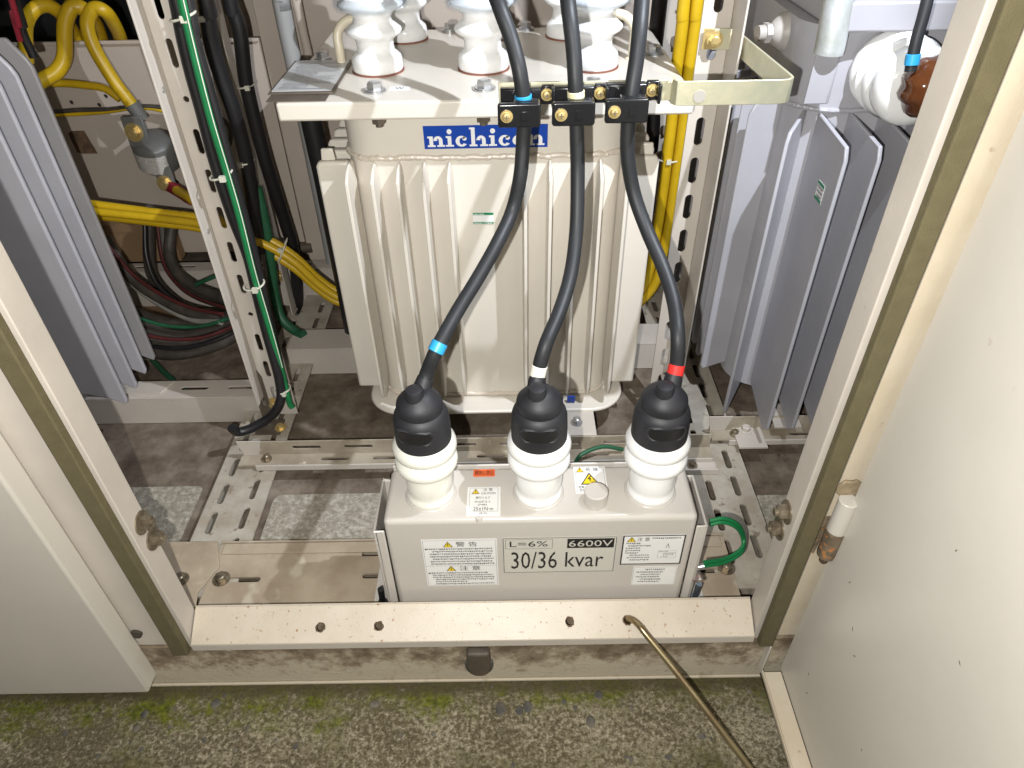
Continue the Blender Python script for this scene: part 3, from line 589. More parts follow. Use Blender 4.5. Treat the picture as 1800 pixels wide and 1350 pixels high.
# ------------------------------------------------------------------ three high-voltage cables with rubber boots
def cable(label, path, ybase, bx, rings, r=0.0082):
    t = thing('power_cable', label, 'cable', (bx, BY, 0.30), 'grey power cables rising from the capacitor')
    q = MB(); q.tube(path, r, seg=18, sub=10); q.build('sheath', 'sheath', t)
    P_ = spline(path, 10)
    for f_, m, ln in rings:
        i = int(f_ * (len(P_) - 1)); a = P_[i]; d = (P_[i + 1] - P_[i - 1]).normalized()
        q = MB(); q.lathe([(r + 0.0004, -ln / 2), (r + 0.0011, -ln / 2 + 0.0005), (r + 0.0011, ln / 2 - 0.0005), (r + 0.0004, ln / 2)], a, d, seg=22); q.build('colour_ring', m, t)
    q = MB(); prof = [(0.0312, 0.286), (0.0322, 0.289), (0.0328, 0.300), (0.0330, 0.325), (0.0322, 0.3420), (0.0305, 0.3480), (0.0278, 0.3515), (0.0260, 0.3530), (0.0264, 0.3550), (0.0266, 0.3610), (0.0258, 0.3650), (0.0225, 0.3695), (0.0175, 0.3745), (0.0125, 0.3785), (0.009, 0.379)]
    q.lathe([(a, b) for a, b in prof], (bx, BY, 0), seg=48); boot = q.build('terminal_boot', 'rubber', t, angle=55)
    q = MB(); q.lathe([(0.0105, 0.372), (0.0105, 0.3835), (0.0095, 0.3870), (0.006, 0.3885)], (bx - 0.003, BY - 0.007, 0), seg=26); q.build('boot_plug', 'rubber', boot, angle=50)
    q = MB(); d = (Vector(path[1]) - Vector(path[0])).normalized(); q.cyl(Vector(path[0]) - d * 0.012, Vector(path[0]) + d * 0.006, 0.0115, 0.0094, seg=22); q.build('boot_neck', 'rubber', boot)
    # oblong inspection recess on the front of the boot, a raised rim round a pocket
    yaw = -0.22 if bx < 0 else (-0.04 if bx < 0.1 else 0.03)
    def arc(u_, v_, rad): a = u_ / 0.0328 + yaw; return Vector((bx + rad * math.sin(a), BY - rad * math.cos(a), v_))
    st = stadium(0, 0.3350, 0.048, 0.0180, 'u', 8); q = MB(); rings_ = []
    for rad, sc in ((0.0325, 1.12), (0.0345, 1.06), (0.0348, 0.97), (0.0334, 0.89)):
        rings_.append(q.loop([arc(u_ * sc, 0.3350 + (v_ - 0.3350) * sc, rad) for u_, v_ in st]))
    for a, b in zip(rings_, rings_[1:]): q.bridge(a, b)
    q.build('recess_rim', 'rubber', boot, angle=60)
    q = MB(); prev = None
    for k in range(25):
        u_ = (-1 + 2 * k / 24) * 0.0216; hh = 0.0081 if abs(u_) < 0.0135 else max(0.0004, math.sqrt(max(0.0, 0.0081 ** 2 - (abs(u_) - 0.0135) ** 2)))
        a, b = q.bm.verts.new(arc(u_, 0.3350 - hh, 0.03355)), q.bm.verts.new(arc(u_, 0.3350 + hh, 0.03355))
        if prev: q.face([prev[0], a, b, prev[1]])
        prev = (a, b)
    q.build('recess_window', mat('glossy_recess_film', (0.012, 0.012, 0.013), 0.38, bump=0.5, bscale=90), boot)
    return t
c1 = [(-0.1021, 0.6180, 0.3791), (-0.0977, 0.6240, 0.3906), (-0.0843, 0.6300, 0.4193), (-0.0632, 0.6650, 0.4424), (-0.0388, 0.7000, 0.4668), (-0.0162, 0.7325, 0.4931), (0.0008, 0.7650, 0.5161), (0.0105, 0.7700, 0.5554), (0.0140, 0.7750, 0.5927), (0.0154, 0.7750, 0.6267), (0.0114, 0.7750, 0.6647), (0.0031, 0.7875, 0.6949), (-0.0081, 0.8000, 0.7217), (-0.0194, 0.8300, 0.7450), (-0.0306, 0.8600, 0.7766)] + [(-0.0424, 0.8800, 0.8423), (-0.0491, 0.9000, 0.9279), (-0.0497, 0.9200, 1.0421)]
c2 = [(0.0253, 0.6180, 0.3763), (0.0267, 0.6245, 0.3852), (0.0357, 0.6354, 0.4168), (0.0533, 0.6731, 0.4370), (0.0673, 0.7100, 0.4633), (0.0749, 0.7450, 0.5030), (0.0757, 0.7673, 0.5553), (0.0739, 0.7727, 0.5924), (0.0721, 0.7750, 0.6227), (0.0694, 0.7750, 0.6580), (0.0665, 0.7846, 0.6891), (0.0623, 0.7981, 0.7183), (0.0593, 0.8277, 0.7441), (0.0551, 0.8600, 0.7752)] + [(0.0494, 0.8800, 0.8408), (0.0441, 0.9000, 0.9265), (0.0390, 0.9200, 1.0409)]
c3 = [(0.1795, 0.6180, 0.3788), (0.1825, 0.6245, 0.3941), (0.1817, 0.6354, 0.4254), (0.1816, 0.6731, 0.4459), (0.1731, 0.7100, 0.4687), (0.1571, 0.7450, 0.4978), (0.1417, 0.7673, 0.5336), (0.1315, 0.7727, 0.5753), (0.1291, 0.7750, 0.6125), (0.1298, 0.7750, 0.6455), (0.1336, 0.7846, 0.6769), (0.1362, 0.7981, 0.7064), (0.1404, 0.8277, 0.7376), (0.1446, 0.8600, 0.7738)] + [(0.1430, 0.8800, 0.8394), (0.1391, 0.9000, 0.9251), (0.1318, 0.9200, 1.0396)]
def fr(path, pz):   # fraction along the path nearest a height
    P_ = spline(path, 10); i = min(range(1, len(P_) - 1), key=lambda k: abs(P_[k].z - pz)); return i / (len(P_) - 1)
zc = 0.655
cable('left power cable with blue rings curving down to the left bushing', c1, 0, BX[0], [(2.05 / 17, 'blue', 0.012), (9.35 / 17, 'blue', 0.012)])
cable('middle power cable with a white ring just above its black boot', c2, 0, BX[1], [(1.15 / 16, 'white', 0.013), (8.55 / 16, 'cream', 0.014)])
cable('right power cable with a red ring bowing outward to the right bushing', c3, 0, BX[2], [(0.75 / 16, 'red', 0.012)])

# ------------------------------------------------------------------ clamp bar and clamps
t = thing('clamp_bar', 'dull gold flat bar bent round from the slotted upright to the clamps', 'bar', (0.27, 0.79, 0.638))
pts = [(0.266, 0.992, 0.643), (0.2885, 0.992, 0.643), (0.2925, 0.988, 0.643)]
e0 = Vector((0.2925, 0.988, 0.643)); e1 = Vector((0.306, 0.800, 0.639))
pts += [e0.lerp(e1, k / 4) for k in range(1, 5)] + [(0.305, 0.793, 0.639), (0.300, 0.787, 0.639), (0.292, 0.785, 0.639), (0.24, 0.785, 0.639), (0.186, 0.785, 0.639), (0.181, 0.7865, 0.639), (0.178, 0.792, 0.639), (0.177, 0.806, 0.639)]
b = MB(); b.ribbon(pts, 0.0255, 0.0030); b.build('bent_strip', 'barzinc', t, bev=0.0006)
b = MB(); b.box(-0.012, 0.186, 0.797, 0.7998, 0.628, 0.650); b.build('clamp_strip', 'barzinc', t, bev=0.0006)
b = MB(); b.lathe([(0.0068, 0), (0.0066, 0.0006)], (0.205, 0.7834, 0.636), (0, -1, 0), seg=24); b.build('hole', mat('bar_hole', (0.36, 0.34, 0.30), 0.5), t)
b = MB(); b.box(0.2535, 0.2835, 0.9935, 0.9955, 0.6305, 0.6555); b.build('fixing_plate', 'brass', t, bev=0.0005)
b = MB(); b.hexbolt((0.268, 0.9903, 0.643), (0, -1, 0), 0.007, 0.005); b.build('fixing_bolt', 'brass', t)
b = MB(); b.hexbolt((0.1745, 0.797, 0.650), (-0.2, -1, 0.3), 0.0035, 0.003, False); b.build('joint_screw', 'bolt', t)
def clamp(cx, zc_, label):
    t = thing('cable_clamp', label, 'clamp', (cx, 0.775, zc_), 'black cable clamps on the bar')
    # front saddle wrapped over the cable, rear base with a wing to the right
    b = MB(); b.prism(rrect(-0.027, 0.0185, -0.0125, 0.0125, 0.003, 3), (cx, 0.7615, zc_), X, Z, 0.0075); b.prism(rrect(-0.011, 0.0185, -0.0122, 0.0122, 0.003, 3), (cx, 0.7745, zc_), X, Z, 0.0125); b.build('saddle', 'plastic', t, bev=0.0018, seg=3)
    b = MB(); b.box(cx - 0.024, cx + 0.020, 0.783, 0.7955, zc_ + 0.001, zc_ + 0.019); b.build('rear_base', 'plastic', t, bev=0.0015)
    b = MB(); b.box(cx + 0.0205, cx + 0.0345, 0.789, 0.7955, zc_ + 0.0, zc_ + 0.020); b.box(cx + 0.031, cx + 0.0345, 0.775, 0.7885, zc_ + 0.0, zc_ + 0.020); b.build('wing', 'plastic', t, bev=0.0012)
    for sx_, sy_, sz_ in ((cx - 0.0175, 0.7538, zc_), (cx + 0.0265, 0.7885, zc_ + 0.011)):
        q = MB(); q.cyl((sx_, sy_, sz_), (sx_, sy_ - 0.0012, sz_), 0.0066, seg=24); s0 = q.build('screw', 'brass', t)
        q = MB(); q.lathe([(0.0046, 0), (0.0046, 0.0015), (0.0036, 0.0032), (0.001, 0.0037)], (sx_, sy_ - 0.0013, sz_), (0, -1, 0), seg=22); q.build('screw_head', 'brass', s0)
        q = MB(); q.box(sx_ - 0.0026, sx_ + 0.0026, sy_ - 0.0055, sy_ - 0.0049, sz_ - 0.0005, sz_ + 0.0005); q.box(sx_ - 0.0005, sx_ + 0.0005, sy_ - 0.0057, sy_ - 0.0051, sz_ - 0.0026, sz_ + 0.0026); q.build('cross_recess', 'bracketdark', s0)
    q = MB(); q.prism(rrect(-0.0015, 0.0065, -0.004, 0.004, 0.001, 2), (cx, 0.7537, zc_), X, Z, 0.0006); q.build('raised_mark', 'plastic', t)
    return t
clamp(0.014, 0.6285, 'black plastic clamp round the blue ringed left cable')
clamp(0.0715, 0.6290, 'black plastic clamp round the cream ringed middle cable')
clamp(0.1275, 0.6310, 'black plastic clamp round the right cable nearest the gold bar')

# ------------------------------------------------------------------ cream oil tank (series reactor)
t = tank = thing('oil_tank', 'cream finned reactor tank with six white bushings and blue maker label', 'reactor', (-0.034, 1.12, 0.04))
TX = -0.034
def rr_prism(mb, hx, y0, y1, r, z0, z1, n=10):
    P_ = rrect(TX - hx, TX + hx, y0, y1, r, n); mb.hexa([(a, b, z0) for a, b in P_], [(a, b, z1) for a, b in P_])
b = MB(); rr_prism(b, 0.205, 0.985, 1.29, 0.05, 0.0505, 0.5632); b.build('tank_shell', 'reactor', t, bev=0.0)
def ring_path(hx, y0, y1, r, z, amp):
    P_ = rrect(TX - hx, TX + hx, y0, y1, r, 12); out = []
    for i, (a, b) in enumerate(P_):
        c, d = P_[(i + 1) % len(P_)]; n_ = max(1, int(math.hypot(c - a, d - b) / 0.008))
        for k in range(n_): out.append((a + (c - a) * k / n_, b + (d - b) * k / n_, z + random.uniform(-amp, amp)))
    out.append(out[0]); return out
b = MB(); b.tube(ring_path(0.2055, 0.9845, 1.2905, 0.05, 0.4955, 0.0012), lambda f_: 0.0042 + random.uniform(-0.0007, 0.0007), seg=10, sub=2); b.build('upper_weld', 'weld', t)
b = MB(); b.tube(ring_path(0.2055, 0.9845, 1.2905, 0.05, 0.054, 0.001), lambda f_: 0.0036 + random.uniform(-0.0006, 0.0006), seg=10, sub=2); b.build('lower_weld', 'weld', t)
b = MB(); rr_prism(b, 0.231, 0.941, 1.335, 0.062, 0.0415, 0.0495); b.build('base_flange', 'reactor', t, bev=0.003)
for xf in (-0.232, -0.196, -0.160, -0.124, -0.088, 0.020, 0.056, 0.092, 0.128, 0.164):
    ya = 0.984 + (0.016 if abs(xf - TX) > 0.17 else 0.0)
    b = MB()   # hollow pressed fin: fat at the root, pinched at the nose and at both ends
    secs = [(0.490, 0.0010, 0.010), (0.485, 0.0024, 0.024), (0.474, 0.0030, 0.0405), (0.455, 0.0032, 0.0415), (0.12, 0.0032, 0.0415), (0.095, 0.0030, 0.041), (0.078, 0.0020, 0.036), (0.064, 0.0012, 0.018)]
    prev = None
    for z_, hw, dp in secs:
        yt = 0.9855 - dp
        Lp = b.loop([(xf - hw * 1.3, ya, z_), (xf - hw, yt + 0.012 if dp > 0.02 else yt + 0.003, z_), (xf - hw * 0.75, yt, z_), (xf + hw * 0.75, yt, z_), (xf + hw, yt + 0.012 if dp > 0.02 else yt + 0.003, z_), (xf + hw * 1.3, ya, z_)])
        if prev: b.bridge(prev, Lp)
        else: b.face(Lp)
        prev = Lp
    b.face(prev); b.build('fin', 'reactor', t, bev=0.0008, angle=28)
for s in (-1, 1):
    for k in range(6):
        yf = 1.0 + k * 0.045; x0, x1 = sorted((TX + s * 0.203, TX + s * 0.2515))
        b = MB(); b.prism([(x0, 0.062), (x1, 0.062), (x1, 0.478), (x1 - (0.004 if s > 0 else 0), 0.485), (x0 + (0.004 if s < 0 else 0), 0.485), (x0, 0.478)], (0, yf + 0.014, 0), X, Z, 0.014)
        fl = b.build('side_fin', 'reactor', t, bev=0.004, seg=3)
        if k == 0:
            xa, xb = sorted((TX + s * 0.222, TX + s * 0.243)); b = MB(); b.prism([(xa, 0.4855), (xb, 0.4855), (xb - 0.002, 0.503), (xa + 0.002, 0.503)], (0, yf + 0.011, 0), X, Z, 0.006); b.build('fin_tab', 'reactor', fl, bev=0.002)
LZ = 0.588
b = MB(); b.box(-0.305, 0.241, 0.940, 1.325, 0.5640, LZ); b.build('lid', 'reactor', t, bev=0.0035, seg=3)
FB = (-0.190, -0.037, 0.121); RB = (-0.170, -0.037, 0.098)
RP = [(0.0355, 0), (0.0365, 0.002), (0.0365, 0.013), (0.0350, 0.0185), (0.0300, 0.0230), (0.0268, 0.026), (0.0262, 0.032), (0.0268, 0.0390), (0.0300, 0.0430), (0.0380, 0.0480), (0.0400, 0.0515), (0.0392, 0.0540), (0.0330, 0.0590), (0.0272, 0.0635), (0.0265, 0.0690), (0.0310, 0.0755), (0.0425, 0.0810), (0.0455, 0.0848), (0.0445, 0.0875), (0.035, 0.094), (0.0275, 0.100), (0.027, 0.110), (0.034, 0.116), (0.044, 0.121), (0.046, 0.125), (0.043, 0.129), (0.03, 0.137), (0.028, 0.16), (0.02, 0.165)]
for row, yb in ((FB, 1.083), (RB, 1.262)):
    for x in row:
        q = MB(); q.lathe(RP, (x, yb, LZ + 0.0022), seg=44); bu = q.build('bushing', 'porcelain', t, angle=60)
        q = MB(); q.lathe([(0.0376, 0), (0.0376, 0.002)], (x, yb, LZ), seg=40); q.build('bushing_gasket', mat('red_brown_gasket', (0.22, 0.08, 0.05), 0.7), bu)
        if row is FB:
            q = MB(); q.lathe([(0.0455, 0.078), (0.0490, 0.080), (0.0515, 0.086), (0.0510, 0.090), (0.0480, 0.0965), (0.0468, 0.0960), (0.0492, 0.0895), (0.0490, 0.0865), (0.0470, 0.0815), (0.0450, 0.0795)], (x, yb, LZ + 0.002), seg=44, caps=False); q.build('clear_cover', 'clear', bu, angle=60)
for s, hx in ((-1, -0.249), (1, 0.183)):
    q = MB(); a = Vector((hx, 1.115, LZ)); q.tube([a, a + Vector((-0.0 * s, 0.0, 0.02)), a + Vector((0.0, 0.004, 0.042)), a + Vector((-s * 0.012, 0.012, 0.056)), a + Vector((-s * 0.034, 0.02, 0.060))], 0.0068, seg=14); q.lathe([(0.011, 0), (0.0095, 0.003), (0.007, 0.004)], a, Z, seg=20); q.build('lifting_lug', mat('ivory_lug_paint', (0.70, 0.63, 0.48), 0.35, var=0.05), t)
for bx_, by_, s_ in ((-0.181, 0.985, 1.0), (-0.034, 0.985, 1.0), (0.113, 0.985, 1.0), (-0.283, 1.145, 0.9), (0.2205, 1.145, 1.0), (-0.10, 1.31, 0.9), (0.03, 1.31, 0.9)):
    q = MB(); q.hexbolt((bx_, by_, LZ + 0.0002), Z, 0.0105 * s_, 0.0095, True); q.cyl((bx_, by_, LZ + 0.0022), (bx_, by_, LZ + 0.004), 0.0135 * s_, seg=24); q.build('lid_bolt', 'zinc', t)
for x in (-0.176, -0.036, 0.105):
    q = MB(); q.cyl((x, 0.956, 0.5635), (x, 0.956, 0.5555), 0.0095, seg=6); q.cyl((x, 0.956, 0.5555), (x, 0.956, 0.5505), 0.005, seg=12); q.build('lid_nut', 'bracketdark', t)
NP = Vector((-0.319, 0.975, LZ + 0.004)); nu = Vector((1, 0.0, 0.0)); nv = Vector((0.0, 1, 0.0))
q = MB(); q.box(-0.322, -0.234, 0.972, 1.130, LZ + 0.0012, LZ + 0.0035); npb = q.build('nameplate_tray', 'bracketdark', t, bev=0.0006)
q = MB(); q.box(-0.318, -0.238, 0.978, 1.125, LZ + 0.0037, LZ + 0.0045); npl = q.build('nameplate', 'labels', npb)
ink(npb, lines(22, 0.006, 0.140, 0.068, 0.0062, 0.0034, 31), (-0.318, 0.978, LZ + 0.0045), X, Y, 'greyink', 0.0004)
q = MB(); q.box(-0.318, -0.24, 0.9455, 0.9725, LZ + 0.0003, LZ + 0.0012); q.build('tray_lip', 'bracketdark', npb)
L = sticker(t, 'phase_tag', (-0.1630, 0.985, LZ + 0.0003), X, Y, 0.028, 0.017, 'labelw'); ink(L, [('t', 'W', 0.008, 0.004, 0.012, 0.009)], (-0.1630, 0.985, LZ + 0.0003), X, Y, 'greyink')
L = sticker(t, 'phase_tag', (0.012, 0.985, LZ + 0.0003), X, Y, 0.022, 0.017, 'labelw')
# blue maker label with heavy slab-serif lettering
mo = Vector((-0.1215, 0.9843, 0.5080)); mw, mh = 0.1740, 0.0325
L = sticker(t, 'maker_label', mo, X, Z, mw, mh, 'lblue')
def slab(items, x, kind):
    Wd = {'n': 0.0250, 'i': 0.0135, 'c': 0.0190, 'h': 0.0265, 'o': 0.0200}[kind]; b0 = 0.0030; xh = 0.0150; st = 0.0052; sf = 0.0026
    def rc(a, c, w_, h_): items.append(('r', x + a, b0 + c, w_, h_))
    def arch(cx, cy, ro_x, ro_y, ri_x, ri_y, a0, a1, n=18):
        for k in range(n):
            p, q = R(a0 + (a1 - a0) * k / n), R(a0 + (a1 - a0) * (k + 1) / n)
            items.append(('p', [(x + cx + ro_x * math.cos(p), b0 + cy + ro_y * math.sin(p)), (x + cx + ro_x * math.cos(q), b0 + cy + ro_y * math.sin(q)), (x + cx + ri_x * math.cos(q), b0 + cy + ri_y * math.sin(q)), (x + cx + ri_x * math.cos(p), b0 + cy + ri_y * math.sin(p))]))
    if kind in 'nh':
        top = xh if kind == 'n' else 0.0265
        rc(0, 0, 0.0108, sf); rc(0.0026, sf, st, top - 2 * sf); rc(0.0002, top - sf, 0.0076, sf)
        rc(Wd - 0.0118, 0, 0.0108, sf); rc(Wd - 0.0092, sf, st, 0.0060)
        arch(Wd - 0.0104, 0.0086, 0.0064, 0.0066, 0.0012, 0.0030, 0, 180)
    if kind == 'i':
        rc(0, 0, 0.0112, sf); rc(0.0028, sf, st, xh - 2 * sf); rc(0.0004, xh - sf, 0.0076, sf); items.append(('p', [(x + 0.0056 + 0.0034 * math.cos(R(20 * k)), b0 + 0.0212 + 0.0036 * math.sin(R(20 * k))) for k in range(18)]))
    if kind == 'c': arch(0.0084, 0.0075, 0.0084, 0.0077, 0.0030, 0.0048, 42, 325, 26); items.append(('p', [(x + 0.0125 + 0.0030 * math.cos(R(20 * k)), b0 + 0.0112 + 0.0028 * math.sin(R(20 * k))) for k in range(18)]))
    if kind == 'o': arch(0.0090, 0.0075, 0.0092, 0.0077, 0.0034, 0.0048, 0, 360, 30)
    return x + Wd + 0.0002
it = []; xx = 0.0048
for ch in 'nichicon': xx = slab(it, xx, ch)
k_ = (mw - 0.0090) / (xx - 0.0048 - 0.001)
it2 = []
for a in it:
    if a[0] == 'r': it2.append(('r', 0.0048 + (a[1] - 0.0048) * k_, a[2], a[3] * k_, a[4]))
    else: it2.append(('p', [(0.0048 + (p - 0.0048) * k_, q) for p, q in a[1]]))
ink(L, it2, mo, X, Z, 'letter')
so = Vector((-0.0585, 0.9845, 0.391)); L = sticker(t, 'check_label', so, X, Z, 0.031, 0.0185, 'labelw')
ink(L, [('r', 0, 0.0145, 0.031, 0.0040), ('r', 0, 0, 0.031, 0.0034)], so, X, Z, 'lgreen'); ink(L, lines(1, 0.001, 0.0172, 0.028, 0.004, 0.0022, 41) + lines(1, 0.001, 0.0026, 0.028, 0.004, 0.002, 43), so, X, Z, 'letter', 0.0010)
q = MB(); q.box(0.094, 0.108, 0.958, 0.962, 0.052, 0.064); q.build('small_tag', 'lblue', t)

# ------------------------------------------------------------------ slotted uprights
def upright(label, x0, x1, y, lipx, lipy, ztop, pitch, L_, W_, start, lw=0.003, foot=None, so=0.5):
    t = thing('slotted_upright', label, 'upright', ((x0 + x1) / 2, y, 0), 'slotted angle uprights'); hs = []; z = start; k = 0
    W = x1 - x0
    while z < ztop - 0.05:
        hs.append(stadium(W * so, z, L_, W_, 'v') if k % 6 != 3 else circ(W * so, z, 0.0042)); z += pitch; k += 1
    b = MB(); b.plate([(0, 0.012), (W, 0.012), (W, ztop), (0, ztop)], hs, (x0, y, 0), X, Z, -0.003); b.build('slotted_face', 'frame', t)
    a, c = sorted((lipx, lipx + (lw if lipx > x0 + W / 2 else -lw))); b = MB(); b.box(a, c, lipy, y + 0.003, 0.06 if foot else 0.004, ztop); fl = b.build('side_flange', 'frame', t, bev=0.0008)
    return t
uL = upright('slotted upright left of the cream tank carrying the green wire', -0.4565, -0.405, 0.985, -0.4570, 0.952, 1.35, 0.058, 0.036, 0.009, 0.06, foot=True, so=0.36)
b = MB(); b.plate([(0, 0), (0.021, 0), (0.021, 0.098), (0.014, 0.116), (0, 0.085)], [stadium(0.0105, 0.052, 0.05, 0.007, 'v')], (-0.4720, 0.982, 0.004), X, Z, -0.0025); b.build('foot_bracket', 'bracketdark', uL)
b = MB(); b.box(-0.476, -0.430, 0.94, 0.98, 0.0005, 0.0035); b.build('foot_plate', 'bracketdark', uL)
b = MB(); b.hexbolt((-0.443, 0.9845, 0.040), (0, -1, 0), 0.008, 0.007); b.build('bolt', 'brass', uL)
b = MB(); b.hexbolt((-0.432, 0.955, 0.0036), Z, 0.007, 0.006); b.build('bolt', 'brass', uL)
for zz in (0.60, 0.395): 
    b = MB(); b.cyl((-0.4568, 0.968, zz), (-0.4554, 0.968, zz), 0.004, seg=14); b.build('rivet', 'zinc', uL)
uR = upright('slotted upright right of the cream tank holding the gold bar', 0.2500, 0.2880, 1.000, 0.2885, 0.945, 1.35, 0.0575, 0.040, 0.0125, 0.060)
upright('rear slotted upright at the far right behind the yellow cables', 0.305, 0.345, 1.50, 0.3455, 1.47, 1.3, 0.058, 0.03, 0.012, 0.05)
u2 = upright('rear slotted upright between the black cable bundles', -0.545, -0.500, 1.36, -0.4995, 1.33, 1.4, 0.058, 0.036, 0.012, 0.08)
for zz in (0.475, 0.21, 0.09):
    b = MB(); b.hexbolt((-0.513, 1.3568, zz), (0, -1, 0), 0.009, 0.006); b.build('bolt', 'brass', u2)

# ------------------------------------------------------------------ right transformer
t = rt = thing('transformer', 'blue grey finned transformer with brown capped bushing at the right', 'transformer', (0.62, 1.2, 0.03))
TXl, TYf = 0.392, 0.985
b = MB(); P_ = rrect(TXl, 1.15, TYf, 1.5, 0.065, 12); b.hexa([(a, c, 0.058) for a, c in P_], [(a, c, 0.655) for a, c in P_]); b.build('tank_shell', 'lilac', t)
b = MB(); b.box(0.412, 1.16, 0.958, 1.52, 0.6555, 0.690); b.build('top_flange', 'lilac', t, bev=0.003)
b = MB(); b.box(0.43, 1.14, 0.975, 1.5, 0.6905, 0.80); b.build('cover', 'lilac', t, bev=0.006)
b = MB(); b.tube([(0.3905, 1.25, 0.551), (0.3905, 1.055, 0.551), (0.3965, 1.020, 0.551), (0.4125, 0.9995, 0.551), (0.435, 0.987, 0.551), (0.458, 0.9838, 0.551), (0.55, 0.9838, 0.5515), (0.75, 0.9838, 0.551)], lambda f_: 0.0035 + random.uniform(-0.0006, 0.0006), seg=8, sub=14); b.build('weld_bead', 'lilac', t)
for k in range(13):
    xf = 0.4275 + 0.0425 * k
    b = MB(); b.hexa([(xf - 0.0035, TYf, 0.10), (xf + 0.0035, TYf, 0.10), (xf + 0.002, 0.878, 0.052), (xf - 0.002, 0.878, 0.052)], [(xf - 0.0035, TYf, 0.548), (xf + 0.0035, TYf, 0.548), (xf + 0.002, 0.934, 0.548), (xf - 0.002, 0.934, 0.548)])
    b.bm.verts.ensure_lookup_table()
    b = MB(); b.prism([(TYf, 0.075), (0.885, 0.045), (0.8705, 0.060), (0.8705, 0.525), (0.878, 0.541), (0.972, 0.5485), (TYf, 0.5485)], (xf - 0.0028, 0, 0), Y, Z, 0.0056); fn = b.build('front_fin', 'lilac', t, bev=0.0016)
    if k == 0:
        lo_ = Vector((xf - 0.0032, 0.925, 0.452)); L = sticker(fn, 'check_label', lo_, (0, -1, 0), Z, 0.024, 0.026, 'labelw'); ink(L, [('r', 0, 0.0215, 0.024, 0.0045), ('r', 0, 0, 0.024, 0.0045)], lo_, (0, -1, 0), Z, 'lgreen'); ink(L, lines(3, 0.002, 0.0205, 0.020, 0.006, 0.004, 55), lo_, (0, -1, 0), Z, 'ink')
b = MB(); b.prism([(0.0, 0.060), (-0.070, 0.030), (-0.076, 0.040), (-0.076, 0.522), (-0.068, 0.535), (0.0, 0.5485)], (0.414, 1.008, 0), Vector((0.55, 0.835, 0)), Z, 0.0055); b.build('corner_fin', 'lilac', t, bev=0.0015)
for k in range(9):
    yf = 1.046 + 0.040 * k
    b = MB(); b.prism([(0.0, 0.075), (-0.042, 0.058), (-0.047, 0.066), (-0.047, 0.528), (-0.040, 0.5445), (0.0, 0.5485)], (TXl + 0.004, yf, 0), X, Z, 0.0055); b.build('side_fin', 'lilac', t, bev=0.002, angle=30)
bc = Vector((0.500, TYf - 0.001, 0.606)); ax = (0.0, -1, 0)
q = MB(); q.lathe([(0.046, 0), (0.050, 0.004), (0.050, 0.012), (0.046, 0.016), (0.0445, 0.020), (0.048, 0.024), (0.051, 0.030), (0.047, 0.036), (0.0445, 0.040), (0.048, 0.044), (0.051, 0.050), (0.047, 0.057), (0.044, 0.061), (0.047, 0.066), (0.048, 0.082), (0.044, 0.092), (0.034, 0.098), (0.02, 0.100)], bc, ax, seg=44); bu = q.build('bushing', 'porcelain', t, angle=60)
q = MB()   # lumpy brown insulating cap over the terminal
u_, v_, a_ = frame(ax); seg = 48; prev = None
for r_, h_ in [(0.027, 0.094), (0.034, 0.098), (0.0365, 0.108), (0.036, 0.120), (0.032, 0.131), (0.023, 0.138), (0.008, 0.141)]:
    Lp = q.loop([bc + a_ * h_ + Vector((0.006, 0, 0.008)) + (u_ * math.cos(2 * math.pi * i / seg) + v_ * math.sin(2 * math.pi * i / seg)) * r_ * (1 + (0.055 if h_ < 0.125 else 0.02) * math.cos(9 * 2 * math.pi * i / seg + 0.8 * math.sin(4 * math.pi * i / seg))) for i in range(seg)])
    if prev: q.bridge(prev, Lp)
    else: q.face(Lp)
    prev = Lp
q.face(prev); q.build('terminal_cap', 'brown', bu, angle=70)
q = MB(); q.lathe([(0.046, 0), (0.050, 0.004), (0.050, 0.012), (0.046, 0.016), (0.0445, 0.020), (0.048, 0.024), (0.051, 0.030), (0.047, 0.036), (0.0445, 0.040), (0.048, 0.044), (0.051, 0.050), (0.047, 0.057), (0.044, 0.061), (0.047, 0.066), (0.048, 0.082), (0.044, 0.092), (0.034, 0.098), (0.02, 0.100)], bc + Vector((0.15, 0, 0)), ax, seg=40); q.build('bushing', 'porcelain', t, angle=60)
q = MB(); q.tube([(0.409, 0.972, 0.655 + 0.3), (0.409, 0.972, 0.72), (0.411, 0.968, 0.645), (0.411, 0.968, 0.630)], 0.0185, seg=28); q.build('riser_pipe', mat('galvanised_pipe', (0.50, 0.52, 0.52), 0.5, metal=0.3, col2=(0.38, 0.39, 0.36), vscale=30, bump=0.2), t)
q = MB(); q.plate([(0, 0), (0.030, 0), (0.033, 0.066), (0.002, 0.066)], [], (0.394, 0.966, 0.566), X, Z, -0.003); q.box(0.424, 0.427, 0.9665, 0.984, 0.566, 0.632); q.build('lug_bracket', 'lilac', t, bev=0.0012)
q = MB(); q.lathe([(0.026, 0.0), (0.025, 0.004), (0.014, 0.017), (0.011, 0.019)], (0.3915, 1.09, 0.628), (-1, -0.15, 0), seg=30); q.cyl((0.3725, 1.0872, 0.628), (0.352, 1.084, 0.628), 0.0105, seg=16); q.cyl((0.370, 1.087, 0.628), (0.362, 1.0857, 0.628), 0.014, seg=6); q.build('pressure_plug', mat('dull_plug_paint', (0.42, 0.39, 0.36), 0.45, var=0.15, vscale=50), t)
q = MB(); q.plate([(0, 0), (0.048, 0), (0.048, 0.058), (0.006, 0.066)], [], (0.452, 0.898, 0.0355), X, Y, 0.003); q.hexbolt((0.410, 0.915, 0.016), Z, 0.008, 0.007); q.box(0.388, 0.438, 0.872, 0.95, 0.0125, 0.0158); q.build('foot', 'frame', t)
